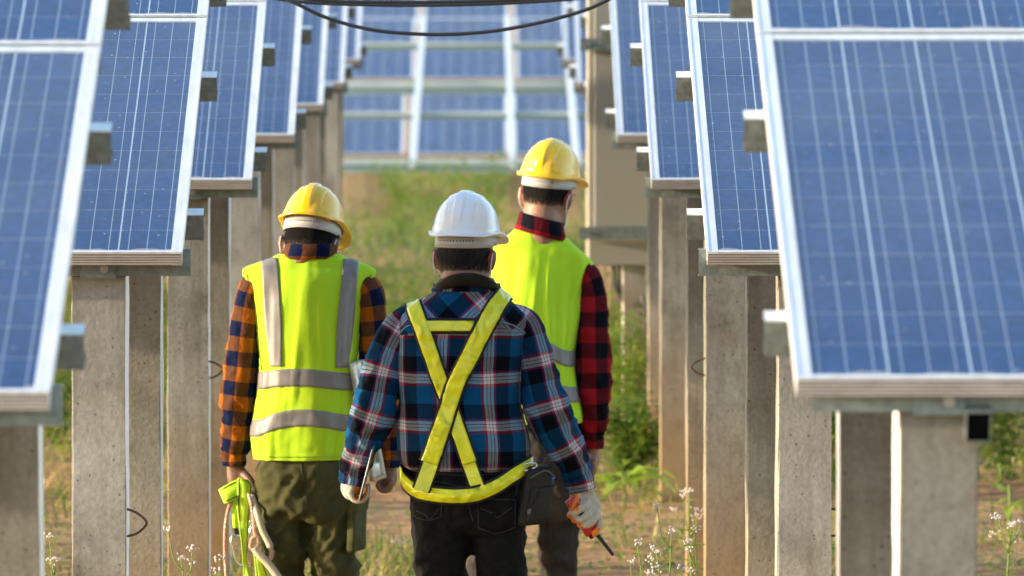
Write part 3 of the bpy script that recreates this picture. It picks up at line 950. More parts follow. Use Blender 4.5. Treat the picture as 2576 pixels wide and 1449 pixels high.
def strands_geo(seed, low):
    """short single hairs over the nape, thinning out downwards"""
    rng = random.Random(seed)
    base = spline([(-.150, .056, .058, -.012), (-.128, .050, .062, .006), (-.108, .055, .078, .016), (-.075, .065, .090, .010), (-.04, .071, .096, .005), (0, .0755, .099, .001), (.04, .077, .099, 0), (.08, .071, .091, -.002), (.126, .022, .03, -.004)], 8)
    def pt(th, z, k, e):
        _, a, b, y = base[int(np.argmin(abs(base[:, 0] - z)))]
        return Vector((HX * a * k * math.cos(th), y + b * k * math.sin(th), z)) + Vector((math.cos(th), math.sin(th), 0)) * e
    V, F = [], []
    for _ in range(7500):
        th = R(270 + rng.uniform(-88, 88))
        z0 = low - .018 + .064 * rng.random() ** .65 + .004 * noise.noise(Vector((th * 3.0, seed, 0.0))) + .018 * max(0.0, abs(math.cos(th)) - .5)
        L = .005 + .015 * rng.random() ** 1.5; k0 = 1.0 + max(0.0, min(.045, (z0 - low) * 1.3))
        p0, p1 = pt(th, z0, k0, .0005), pt(th + rng.uniform(-.05, .05), z0 - L, k0, .0028)
        sv = Vector((-math.sin(th), math.cos(th), 0)) * rng.uniform(.0003, .0006)
        b = len(V); V += [p0 - sv, p0 + sv, p1]; F.append((b, b+1, b+2))
    return V, F

def helmet_geo(bill=.046):
    """shell with crest, two side flutes, rain gutter brim and front bill"""
    N = 160
    A, B, H, Z0 = .103, .127, .132, .072
    def rim(th, k=1.0):
        return A*k*se(math.cos(th), 2.15), B*k*se(math.sin(th), 2.15)
    def shell(th, psi, grow):
        r = math.cos(psi) ** 0.80; z = H * math.sin(psi) ** 0.96
        x, y = rim(th, r)
        n = Vector((x / A, y / B * 0.8, math.sin(psi) * 1.1 + 1e-4)).normalized()
        d = grow
        if grow >= 0:
            ax = abs(x)
            sm = lambda e0, e1, v: max(0.0, min(1.0, (v - e0) / (e1 - e0)))
            up = sm(.018, .05, z)
            d += up * (.0065 * (1 - sm(.013, .0160, ax)) + .0042 * (1 - sm(.045, .048, ax)))
            if z < .030: d += .003 * (1 - sm(.022, .030, z))     # thicker skirt band above the brim
        return Vector((x, y, Z0 + z)) + n * d
    def brim(th):
        f = max(0.0, math.sin(th)); rr = max(0.0, -math.sin(th)); sd = abs(math.cos(th))
        w = .010 + bill * f ** 1.5 + .006 * rr ** 2
        dz = -.004 - .010 * f ** 1.2 + .013 * max(0.0, sd - .72) / .28 * 1.0 - .004 * rr
        return w, dz
    rings = []
    psis = [math.pi/2 * (1 - (1 - k/24.0) ** 1.15) * 0.992 for k in range(25)]
    th_ = [math.pi/2 + 2*math.pi*j/N for j in range(N)]
    for psi in psis[::-1]: rings.append([shell(t, psi, -.004) for t in th_])
    def edge(t, kw, dz):
        w, d = brim(t)
        x, y = rim(t, 1.0)
        n = Vector((math.cos(t), math.sin(t) * .95, 0)).normalized()
        return Vector((x, y, Z0)) + n * (w * kw + .003) + Vector((0, 0, d * kw + dz))
    for kw, dz in ((.15, -.004), (.6, -.004), (.95, -.0045), (1.06, -.002), (1.06, .002), (.97, .0042), (.9, .0030), (.6, .001), (.2, .0005)):
        rings.append([edge(t, kw, dz) for t in th_])
    for psi in psis: rings.append([shell(t, psi, 0.0) for t in th_])
    return skin_rings(rings)

def band_geo():
    """white adjustable head band hanging below the shell; dark punched holes at the back"""
    N = 72
    def pt(th, k, up):
        rear = max(0.0, -math.sin(th))
        zc = .060 - .012 * rear
        h = .0225 if rear > .15 else .014
        return Vector((.0965 * k * se(math.cos(th), 2.1), .1140 * k * se(math.sin(th), 2.1), zc + up * h + (.006 * max(0.0, abs(math.cos(th)) - .6) if up > 0 else 0)))
    th_ = [math.pi/2 + 2*math.pi*j/N for j in range(N)]
    rings = [[pt(t, .975, u) for t in th_] for u in (1, 0, -1)] + [[pt(t, 1.0, u) for t in th_] for u in (-1, -.3, .3, 1)] + [[pt(t, .975, 1) for t in th_]]
    V, F, _ = skin_rings(rings, True, False, False)
    mi = [0] * len(F)
    # overlapping second tongue
    t2 = [math.radians(270 + a) for a in range(-42, 31, 4)]
    base = len(V)
    V = list(V); F = list(F)
    for u in (.55, -.75):
        for k in (1.008, 1.03):
            V += [pt(t, k, u) for t in t2]
    n = len(t2)
    for i in range(n - 1):
        a, b, c, d = base + i, base + n + i, base + 2*n + i, base + 3*n + i
        F += [(b, b+1, d+1, d), (a, a+1, b+1, b), (c, d, d+1, c+1)]; mi += [0, 0, 0]
    for k in range(13):
        t = math.radians(270 + 29 - 5.6 * k)
        c = pt(t, 1.034, -.02)
        n_ = Vector((math.cos(t), math.sin(t), 0)); s_ = Vector((-math.sin(t), math.cos(t), 0))
        o = len(V); V += [c + n_ * .0006 + s_ * .0028 * math.cos(a) + Vector((0, 0, .0028 * math.sin(a))) for a in [2*math.pi*q/8 for q in range(8)]]
        F.append(tuple(range(o, o + 8))); mi.append(1)
    return V, F, None, mi

def strap_web_geo(s):
    """side hanger strap inside the shell"""
    return obox((s*.060, -.080, .092), (.018, 0, -.010*s), (0, .0012, 0), (.004*s, .004, .022))

def mask_geo():
    rings = []
    for z, b, y in ((-.118, .066, .034), (-.112, .080, .026), (-.09, .096, .020), (-.06, .108, .016), (-.03, .112, .012), (-.012, .106, .008), (-.006, .100, .006)):
        rings.append([Vector((.0715*math.cos(t)*(1 if z > -.1 else .85), y + b*math.sin(t), z)) for t in [math.radians(10 + 160*j/20) for j in range(21)]])
    V, F, U = skin_rings(rings, False, False, False)
    n = len(V)
    V2 = V + [v * 0.985 for v in V]
    F2 = [f[::-1] for f in F] + [tuple(i + n for i in f) for f in F]
    return V2, F2
def loop_geo(s):
    k = [(s*.068, .045, -.022), (s*.080, .018, .012), (s*.0875, -.020, .024), (s*.0870, -.038, -.004), (s*.0835, -.032, -.034), (s*.076, .002, -.058), (s*.062, .036, -.086)]
    return tube([Vector((v.x * HX, v.y, v.z)) for v in curve_pts(k, 5)], .0017, 6)
def temple_geo(s):
    return tube(curve_pts([(s*.079, .075, .022), (s*.088, .02, .022), (s*.092, -.018, .024), (s*.088, -.040, .008), (s*.085, -.040, -.008)], 4), .0024, 6)

# ---- materials for people
def skin_mat(name, c):
    m = pbr(name, c, 0.5, 0, var=0.18, vscale=30, bump=0.12, bscale=140)
    b = m.node_tree.nodes['Principled BSDF']; b.inputs['Subsurface Weight'].default_value = 0.12; b.inputs['Subsurface Radius'].default_value = (0.02, 0.008, 0.004); b.inputs['Subsurface Scale'].default_value = 0.4
    return m
SKIN_A = skin_mat('skin_brown', (0.17, 0.080, 0.050))
SKIN_B = skin_mat('skin_tan', (0.28, 0.140, 0.092))
SKIN_C = skin_mat('skin_light', (0.30, 0.155, 0.100))
M_HAIR = pbr('black_hair', (0.006, 0.0055, 0.005), 0.7, 0, spec=0.15, col2=(0.011, 0.010, 0.010), vscale=160, bump=1.0, bscale=240, stretch=(1, 1, 0.12))
M_HAIR_G = pbr('greying_hair', (0.008, 0.008, 0.0085), 0.65, 0, spec=0.2, col2=(0.026, 0.026, 0.029), vscale=190, bump=1.0, bscale=260, stretch=(1, 1, 0.10))
M_HELM_Y = pbr('yellow_helmet_plastic', (0.86, 0.50, 0.006), 0.25, 0, spec=0.5, coat=0.35, var=0.04, vscale=14, bump=0.02, bscale=30)
M_HELM_W = pbr('white_helmet_plastic', (0.90, 0.91, 0.92), 0.22, 0, spec=0.5, coat=0.35, var=0.03, vscale=14, bump=0.02, bscale=30)
M_BAND = pbr('grey_white_band', (0.46, 0.48, 0.51), 0.5)
M_HOLE = pbr('punched_hole', (0.06, 0.06, 0.065), 0.8)
M_BLACKFOAM = pbr('black_sweatband', (0.012, 0.012, 0.012), 0.8)
M_MASK = pbr('pale_blue_mask', (0.42, 0.60, 0.72), 0.8, bump=0.2, bscale=90)
M_LOOP = pbr('white_elastic', (0.78, 0.78, 0.78), 0.8)
M_RED = pbr('red_plastic', (0.50, 0.015, 0.022), 0.35)
def vest_mat():
    m = pbr('lime_vest_fabric', (0.42, 0.67, 0.020), 0.75, 0, col2=(0.38, 0.63, 0.014), vscale=5.0, bump=0.15, bscale=30.0, spec=0.2, sheen=0.1, wrinkle=0.9, wscale=4.5, wstretch=(1, 1, 0.45))
    return m
M_VEST = vest_mat()
M_TRIM = pbr('vest_binding', (0.34, 0.56, 0.012), 0.7)
M_TAPE = pbr('grey_reflective_tape', (0.20, 0.195, 0.20), 0.5, 0.0, col2=(0.165, 0.162, 0.168), vscale=24.0, bump=0.15, bscale=35.0)
M_OLIVE = pbr('olive_cotton', (0.066, 0.067, 0.029), 0.9, 0, col2=(0.046, 0.047, 0.020), vscale=10, bump=0.3, bscale=24, spec=0.15, wrinkle=0.8, wscale=5.0, wstretch=(1, 1, 1.4))
M_JEANS = pbr('black_denim', (0.005, 0.0055, 0.0075), 0.85, 0, col2=(0.010, 0.011, 0.014), vscale=40, bump=0.3, bscale=28, spec=0.12, wrinkle=0.6, wscale=5.0, wstretch=(1, 1, 1.4))
M_GREYPANT = pbr('dark_grey_cotton', (0.042, 0.036, 0.033), 0.9, 0, col2=(0.028, 0.024, 0.022), vscale=12, bump=0.3, bscale=26, spec=0.12, wrinkle=0.8, wscale=5.0, wstretch=(1, 1, 1.6))
M_SHOE = pbr('worn_black_leather', (0.02, 0.018, 0.016), 0.5, bump=0.2)
M_CHECK_ORANGE = plaid('orange_navy_check', [(0.0, (0.31, 0.088, 0.006)), (0.5, (0.003, 0.008, 0.040))], 0.100)
M_CHECK_RED = plaid('red_black_check', [(0.0, (0.27, 0.009, 0.015)), (0.5, (0.003, 0.0035, 0.008))], 0.112)
_LG, _RD, _NV, _BL, _DR = (0.52, 0.58, 0.64), (0.34, 0.008, 0.030), (0.001, 0.003, 0.008), (0.002, 0.070, 0.200), (0.12, 0.006, 0.03)
M_PLAID = plaid('blue_tartan_flannel', [(0.0, _RD), (0.055, _LG), (0.118, _DR), (0.132, _LG), (0.19, _DR), (0.204, _LG), (0.262, (0.20, 0.012, 0.07)), (0.315, _NV), (0.62, _BL)], 0.150)
M_HIVIS = pbr('yellow_prismatic_tape', (0.80, 0.84, 0.010), 0.30, 0, col2=(0.72, 0.78, 0.008), vscale=18, bump=0.4, bscale=30, coat=0.35, wrinkle=0.9, wscale=16.0, wstretch=(1, 1, 1))
M_EDGE = pbr('black_webbing', (0.008, 0.008, 0.009), 0.75)

def put_body(name_label, cat, Y0, geos, mat, foot):
    V, F = remesh(geos, 0.0062, 3)
    o = put('person', (V, F), mat, None, True, foot)
    tag(o, name_label, cat, 'workers walking away along the aisle')
    return o

def shoe_geo(x, y, yaw=0.0):
    prof = [(-.095, .030, .045, .10), (-.085, .036, .05, .105), (-.04, .038, .05, .10), (.02, .040, .042, .075), (.08, .047, .032, .058), (.14, .045, .026, .05), (.178, .028, .02, .038), (.186, .012, .012, .026)]
    rings = []
    for yy, a, b, top in spline(prof, 4):
        rings.append([Vector((a * se(math.cos(t), 2.6), yy, top/2 + (top/2) * se(math.sin(t), 3.0))) for t in [2*math.pi*j/20 for j in range(20)]])
    V, F, _ = skin_rings(rings)
    M = Matrix.Translation((x, y, -0.02)) @ Matrix.Rotation(yaw, 4, 'Z')
    return [M @ v for v in V], [f[::-1] for f in F]

def head_kit(person, M, skin, helm_mat, hair_mat, seed, low, red_temples):
    put('hair', xform(hair_geo(seed, low), M)[:2], hair_mat, person)
    hr_ = put('hair_tips', xform(strands_geo(seed, low), M), hair_mat, person); hr_['kind'] = 'stuff'
    h = put('safety_helmet', xform(helmet_geo(), M)[:2], helm_mat, person)
    b = band_geo()
    put('headband', xform(b, M), [M_BAND, M_HOLE], h)
    for s in (-1, 1): put('slot_boss', xform(bevel(obox((s*.072, -.083, .086), (.011, .008*s, 0), (-.004*s, .005, 0), (0, 0, .007)), .002), M), helm_mat, h)
    for s in (-1, 1): put('hanger_strap', xform(strap_web_geo(s), M), M_BAND, h, False)
    put('face_mask', xform(mask_geo(), M), M_MASK, person)
    for s in (-1, 1): put('ear_loop', xform(loop_geo(s), M), M_LOOP, person)
    if red_temples:
        for s in (-1, 1): put('glasses_temple', xform(temple_geo(s), M), M_RED, person)
    for s in (-1, 1): put('eye', xform(ball((s*.032, .090, .020), .011, .008, .011), M), M_LOOP, person)

def head_matrix(px, py, Y0, dy, pitch, yaw, roll=0.0, sc=1.0):
    p = P(px, py, Y0) + Vector((0, dy, 0))
    return Matrix.Translation(p) @ Matrix.Rotation(R(-yaw), 4, 'Z') @ Matrix.Rotation(R(roll), 4, 'Y') @ Matrix.Rotation(R(-pitch), 4, 'X') @ Matrix.Scale(sc, 4)

def finger(keys, Y0, rpx=10.0):
    s = FPX / Y0
    pts = curve_pts([P(k[0], k[1], Y0) + Vector((0, k[2], 0)) for k in keys], 5)
    n = len(pts)
    rad = [rpx / s * (1.0 - 0.22 * i / (n-1)) * (0.75 if i == n-1 else 1.0) for i in range(n)]
    return tube(pts, rad, 10)

def pants(person, hips, legs, Y0, mat, seed, amp, name='trousers', zlo=0.07):
    gs = [skin_rings(torso_rings(hips, Y0, 48, 5))[:2]]
    for L in legs: gs.append(skin_rings(limb_rings(L, Y0, 28, 6))[:2])
    V, F = remesh(gs, 0.009, 5)
    zc = P(0, hips[0][0], Y0).z
    def fn(v, n):
        a = noise.noise(Vector((v.x * 6 + seed, v.y * 6, v.z * 11 + v.x * 7)))
        b = noise.noise(Vector((v.x * 13 - seed, v.y * 13, v.z * 17 - v.x * 13)))
        c = noise.noise(Vector((v.x * 30, v.y * 30, v.z * 34 + seed)))
        return amp * ((0.32 - abs(a)) * 1.7 + (0.28 - abs(b)) * 1.5 + (0.22 - abs(c)) * 0.45 - .35)
    g = displace((V, F), fn)
    return put(name, g, mat, person), g

# ------------------------------------------------------------------ man in the middle (white helmet)
def man_middle():
    Y0 = 22.36
    foot = P(1185, 1866, Y0); foot.z = 0
    torso = [(1186, 1046, 1288, .105, 0, 2.5), (1178, 1026, 1308, .122, 0, 2.5), (1166, 1011, 1325, .134, 0, 2.5), (1145, 1003, 1333, .140, 0, 2.5), (1105, 1001, 1334, .140, 0, 2.6), (1050, 1005, 1320, .133, 0, 2.6), (1000, 1009, 1308, .128, 0, 2.6), (930, 1006, 1310, .125, 0, 2.6),
             (870, 1003, 1316, .122, 0, 2.6), (825, 1000, 1326, .115, 0, 2.6), (795, 1006, 1328, .104, 0, 2.5), (772, 1030, 1306, .092, 0, 2.4), (750, 1062, 1278, .080, 0, 2.3), (732, 1086, 1258, .070, -.004, 2.2), (716, 1100, 1246, .064, -.006, 2.1)]
    armL = [(1090, 796, 0, 22), (1050, 796, 0, 30), (1018, 812, 0, 40), (1000, 838, 0, 45), (980, 880, 0, 46), (962, 935, 0, 48), (952, 990, -.01, 52), (938, 1042, -.01, 51), (922, 1088, 0, 43), (906, 1132, .015, 37), (893, 1172, .03, 33), (889, 1186, .035, 29), (888, 1194, .04, 31), (883, 1222, .04, 30)]
    armR = [(1240, 796, 0, 22), (1280, 796, 0, 30), (1313, 812, 0, 39), (1330, 842, 0, 43), (1345, 900, 0, 46), (1358, 960, 0, 50), (1373, 1015, -.01, 54), (1391, 1065, -.01, 51), (1416, 1115, 0, 43), (1438, 1160, .01, 38), (1451, 1192, .02, 34), (1455, 1202, .02, 29), (1458, 1211, .02, 32), (1464, 1238, .02, 31)]
    hips = [(1345, 1050, 1318, .09, 0, 2.2), (1320, 1035, 1323, .122, 0, 2.3), (1270, 1029, 1320, .134, 0, 2.3), (1225, 1028, 1310, .130, 0, 2.4), (1195, 1036, 1300, .120, 0, 2.4), (1160, 1046, 1290, .112, 0, 2.4)]
    legL = [(1104, 1280, 0, 70), (1107, 1350, 0, 72), (1110, 1449, .02, 68), (1112, 1560, .03, 58), (1112, 1700, 0, 52), (1112, 1838, -.06, 48)]
    legR = [(1246, 1280, 0, 70), (1254, 1350, 0, 69), (1264, 1449, 0, 60), (1268, 1560, .05, 55), (1270, 1700, .12, 50), (1272, 1838, .14, 47)]
    HM = head_matrix(1171, 651, Y0, .020, 6, 15, 0.5, 1.0)
    neck = [HM @ Vector((0, -.022, -.02)), HM @ Vector((0, -.026, -.075)), P(1172, 705, Y0) + Vector((0, -.004, 0)), P(1172, 745, Y0)]
    body = [xform(g, HM) for g in head_geo()]
    body += [tube(neck, [.066, .073, .075, .076], 20)]
    body += [skin_rings(torso_rings(torso, Y0, 40, 3, None, None, .018))[:2], skin_rings(torso_rings(hips, Y0, 40, 3, None, None, .046))[:2]]
    for L in (armL, armR): body.append(skin_rings(limb_rings(L, Y0, 20, 3, None, 1.0, .017))[:2])
    for L in (legL, legR): body.append(skin_rings(limb_rings(L, Y0, 20, 3, None, 1.0, .042))[:2])
    man = put_body('man in white helmet, blue tartan shirt and yellow cross straps, walking away', 'person', Y0, body, SKIN_B, foot)
    head_kit(man, HM, SKIN_B, M_HELM_W, M_HAIR_G, 2.0, -.028, True)
    # flannel shirt: body (yoke cut on the bias), sleeves, cuffs, collar
    rt = torso_rings(torso, Y0, 72, 8, cloth_fold(3.0, .009, 6.0, 4.5))
    V, F, U = skin_rings(rt, True, False, False)
    zy = P(0, 800, Y0).z
    U2 = []
    c45 = math.sqrt(.5)
    for f, u in zip(F, U):
        zc = sum(V[i].z for i in f) / 4
        xc = sum(V[i].x for i in f) / 4 - foot.x
        if zc > zy - 0.045 * (abs(xc) / 0.19): U2.append(tuple(((a + b) * c45 + 0.043, (b - a) * c45 - .028) for a, b in u))
        else: U2.append(tuple((a + 0.078, b + 0.008) for a, b in u))
    gs_v, gs_f, gs_u = list(V), list(F), U2
    for L, sd, uo, vo in ((armL, 1.3, 0.02, 0.05), (armR, 6.1, 0.055, 0.09)):
        wh = lambda t: 0.35 + 1.0 * math.exp(-((t - .60) / .20) ** 2) + 0.5 * math.exp(-((t - .85) / .1) ** 2)
        rr = cuff(limb_rings(L, Y0, 40, 9, crease(sd, .016, 30, wh), .95))
        v, f, u = skin_rings(rr, True, False, False)
        n = len(gs_v)
        gs_v += v; gs_f += [tuple(i + n for i in q) for q in f]; gs_u += [tuple((a + uo, b + vo) for a, b in q) for q in u]
    shirt_geo = (gs_v, gs_f, gs_u)
    shirt = put('flannel_shirt', shirt_geo, M_PLAID, man)
    col = torso_rings([(731, 1084, 1258, .074, -.004, 2.1), (722, 1092, 1252, .072, -.008, 2.1), (708, 1102, 1246, .069, -.010, 2.1), (700, 1108, 1242, .067, -.010, 2.1), (699, 1110, 1240, .063, -.010, 2.1)], Y0, 56, 4)
    g = skin_rings(col, True, False, False); put('collar', (g[0], g[1], [tuple((a + .078, b + .05) for a, b in q) for q in g[2]]), M_PLAID, shirt)
    # cuff button
    put('button', ball(P(1484, 1217, Y0) + Vector((0, -.028, 0)), .0045, .003, .0045, 8, 6), M_LOOP, shirt)
    # stitched seams of yoke and armholes
    bv = bvh_of(shirt_geo)
    M_SEAM = pbr('pale_blue_thread', (0.10, 0.30, 0.46), 0.8)
    for path in ([(1006, 838), (1022, 822), (1045, 815)], [(1215, 815), (1250, 808), (1290, 818), (1322, 838)]):
        g = drape(bv, strap_rays(path, 2.6, 8, 2), .0008, .0008)
        if g[1]: put('seam', g, M_SEAM, shirt)
    # jeans
    jeans, jg = pants(man, hips, (legL, legR), Y0, M_JEANS, 5.0, .010, 'jeans')
    jb = bvh_of(jg)
    M_STITCH = pbr('grey_denim_edge', (0.018, 0.019, 0.023), 0.8)
    for (x0, x1, ya, yb, yt) in ((1042, 1113, 1262, 1298, 1308), (1202, 1294, 1258, 1325, 1340)):
        rows = []
        for i in range(9):
            t = i / 8
            rows.append([ray_px(x0 + (x1 - x0) * c / 8, ya + t * ((yb if c not in (3, 4, 5) else yb + (yt - yb) * (1 - abs(c - 4) / 2)) - ya)) for c in range(9)])
        pk = put('back_pocket', drape(jb, rows, .001, .003), M_JEANS, jeans)
        for path in ([(x0, ya), ((x0+x1)/2, ya - 2), (x1, ya)], [(x0, ya), (x0 + 1, yb)], [(x1, ya), (x1 - 1, yb)], [(x0 + 1, yb), ((x0+x1)/2, yt), (x1 - 1, yb)], [(x0 + 6, ya + 22), ((x0+x1)/2 - 6, ya + 34), ((x0+x1)/2 + 4, ya + 44), (x1 - 8, ya + 18)]):
            g = drape(jb, strap_rays([tuple(map(float, p)) for p in path], 2.4, 8, 2), .0042, .0008)
            if g[1]: put('stitching', g, M_STITCH, pk)
    for path, w in (([(1050, 1186), (1110, 1192), (1170, 1196), (1250, 1192)], 2.5), ([(1172, 1180), (1173, 1215), (1176, 1260), (1190, 1310)], 2.5), ([(1060, 1205), (1120, 1215), (1172, 1226), (1230, 1218), (1290, 1205)], 2.5)):
        g = drape(jb, strap_rays(path, w, 8, 2), .001, .001)
        if g[1]: put('stitching', g, M_STITCH, jeans)
    for L, yw in ((legL, .05), (legR, -.08)):
        p = P(L[-1][0], L[-1][1], Y0) + Vector((0, L[-1][2], 0))
        put('shoe', shoe_geo(p.x, p.y, yw), M_SHOE, man)
    # yellow cross harness
    allg = merge(shirt_geo[:2], jg)
    hb = bvh_of(shirt_geo)
    har = None
    left = [(1037, 752), (1041, 768), (1052, 800), (1067, 840), (1088, 900), (1108, 958), (1128, 1010), (1150, 1075), (1172, 1138), (1181, 1163)]
    right = [(1270, 738), (1263, 748), (1240, 785), (1213, 833), (1182, 895), (1150, 960), (1130, 1020), (1113, 1075), (1092, 1136), (1082, 1163)]
    bars = [(left, 46, 35, 0.0), ([(1074, 821), (1110, 821), (1150, 821), (1192, 821)], 40, 25, -.002), (right, 52, 40, .0055)]
    for path, w, wy, lift in bars:
        g = drape(hb, strap_rays(path, w, 8, 7), .004 + lift, .003)
        if har is None: har = put('reflective_harness', g, M_EDGE, man)
        else: put('strap_edging', g, M_EDGE, har)
        put('reflective_strap', drape(hb, strap_rays(path, wy, 8, 7), .0078 + lift, .0016), M_HIVIS, har)
    # lower strap ends hang free from the shirt to the belt
    for (x0, y0, x1, y1, wpx, wy) in ((1180, 1158, 1205, 1226, 42, 32), (1084, 1158, 1060, 1224, 48, 37)):
        for w, ex, mt in ((wpx, 0, M_EDGE), (wy, .003, M_HIVIS)):
            a = P(x0, y0, Y0) + Vector((0, -.150 - ex, 0)); b = P(x1, y1, Y0) + Vector((0, -.160 - ex, 0))
            d = (b - a) / 2; sidev = Vector((-d.z, 0, d.x)).normalized() * (w / 2 / (FPX / Y0))
            put('strap_end', obox((a + b) / 2, sidev, (0, .0015, 0), d), mt, har, False)
    for path in ([(1050, 750), (1056, 820), (1060, 950), (1062, 1100), (1064, 1178)], [(1270, 750), (1268, 820), (1264, 950), (1262, 1100), (1260, 1178)]):
        g = drape(hb, strap_rays(path, 44, 6, 5, False, Y0), .004, .003)
        if g[1]: put('strap_edging', g, M_EDGE, har)
        g = drape(hb, strap_rays(path, 34, 6, 5, False, Y0), .0075, .0015)
        if g[1]: put('reflective_strap', g, M_HIVIS, har)
    # loose belt
    bk = spline([(1008, 1190), (1018, 1208), (1050, 1228), (1100, 1236), (1150, 1238), (1200, 1233), (1250, 1213), (1290, 1188), (1330, 1168), (1338, 1166)], 6)
    cx = P(1172, 1200, Y0).x; a_, b_ = (P(1338, 1200, Y0).x - P(1008, 1200, Y0).x) / 2, .165
    cxm = (P(1338, 1200, Y0).x + P(1008, 1200, Y0).x) / 2
    def belt(hpx, ex, th):
        s = FPX / Y0; h = hpx / s / 2
        inner, outer = [], []
        ring = [[] for _ in range(4)]
        for j in range(72):
            t = math.pi/2 + 2*math.pi*j/72
            x = cxm + (a_ + ex) * math.cos(t); y = Y0 + (b_ + ex) * math.sin(t)
            pxl = 1008 + (x - (cxm - a_)) / (2*a_) * 330
            back = float(np.interp(pxl, bk[:, 0], bk[:, 1]))
            front = float(np.interp(pxl, [1008, 1338], [1190, 1166]))
            k = max(0.0, min(1.0, (-math.sin(t) + .15) / .3))
            z = P(1172, back * k + front * (1 - k), Y0).z
            tilt = .006 * max(0, -math.sin(t))
            n = Vector((math.cos(t), math.sin(t), 0))
            c = Vector((x, y, z))
            ring[0].append(c - n * th/2 + Vector((0, 0, -h))); ring[1].append(c + n * (th/2 + tilt) + Vector((0, 0, -h)))
            ring[2].append(c + n * th/2 + Vector((0, 0, h))); ring[3].append(c - n * th/2 + Vector((0, 0, h)))
        V, F, _ = skin_rings(ring + [ring[0]], True, False, False)
        return V, F
    put('belt_edging', belt(46, 0, .003), M_EDGE, har); put('reflective_belt', belt(33, .0028, .003), M_HIVIS, har)
    # knitted gloves with orange palms
    M_KNIT = pbr('white_knit_glove', (0.55, 0.51, 0.45), 0.9, 0, var=0.15, vscale=60, bump=0.6, bscale=200)
    M_PALM = pbr('orange_latex_palm', (0.80, 0.20, 0.012), 0.5, 0, var=0.15, vscale=30, bump=0.2, bscale=60)
    s = FPX / Y0
    gr = [skin_rings(limb_rings([(1461, 1226, .02, 27), (1465, 1248, .015, 33), (1472, 1272, .01, 38), (1480, 1292, .008, 36), (1486, 1304, .008, 28)], Y0, 20, 4, None, .55))[:2]]
    gr += [finger([(1478, 1262, -.008), (1462, 1276, -.034), (1442, 1290, -.034), (1431, 1296, -.012)], Y0, 11),
           finger([(1488, 1276, -.010), (1474, 1297, -.040), (1455, 1306, -.038), (1441, 1305, -.014)], Y0, 11),
           finger([(1499, 1286, -.008), (1490, 1309, -.036), (1471, 1320, -.034), (1455, 1317, -.012)], Y0, 11),
           finger([(1502, 1292, 0), (1508, 1318, -.012), (1500, 1336, -.016), (1490, 1344, -.014)], Y0, 10.5),
           finger([(1456, 1238, .004), (1449, 1258, -.004), (1442, 1278, -.014), (1438, 1290, -.016)], Y0, 11)]
    V, F = remesh(gr, 0.0028, 2)
    N = vnormals(V, F)
    pd = Vector((-.72, .25, -.50)).normalized()
    mi = []
    for f in F:
        n = sum((N[i] for i in f), Vector()).normalized(); c = sum((V[i] for i in f), Vector()) / len(f)
        leftness = (P(1452, 1260, Y0).x - c.x)
        mi.append(1 if n.dot(pd) > .34 or (leftness > -.004 and c.z > P(0, 1284, Y0).z) or (c.z < P(0, 1326, Y0).z and n.x < .45) else 0)
    put('glove', (V, F, None, mi), [M_KNIT, M_PALM], man)
    gl = [skin_rings(limb_rings([(884, 1212, .04, 26), (885, 1228, .04, 29), (888, 1242, .04, 26), (893, 1252, .04, 18)], Y0, 20, 4, None, .95))[:2]]
    ctr = P(907, 1232, Y0) + Vector((0, .03, 0))
    for q in range(4):
        dy = -.012 + .026 * q
        gl.append(finger([(879, 1234, dy), (888, 1254, dy), (905, 1260, dy), (920, 1250, dy), (926, 1232, dy), (924, 1220, dy)], Y0, 8.2))
    gl.append(finger([(884, 1222, .075), (900, 1226, .095), (915, 1224, .10)], Y0, 9))
    V, F = remesh(gl, 0.0026, 2)
    N = vnormals(V, F); mi = []
    for f in F:
        n = sum((N[i] for i in f), Vector()).normalized(); c = sum((V[i] for i in f), Vector()) / len(f)
        dirc = (ctr - c); dirc.y = 0
        inside = n.dot(dirc.normalized()) > .05 or (dirc.length < .021 and n.y < -.1)
        mi.append(1 if inside and c.x > P(889, 0, Y0).x else 0)
    put('glove', (V, F, None, mi), [M_KNIT, M_PALM], man)
    return man, foot, jg, shirt_geo
MAN_B = man_middle()

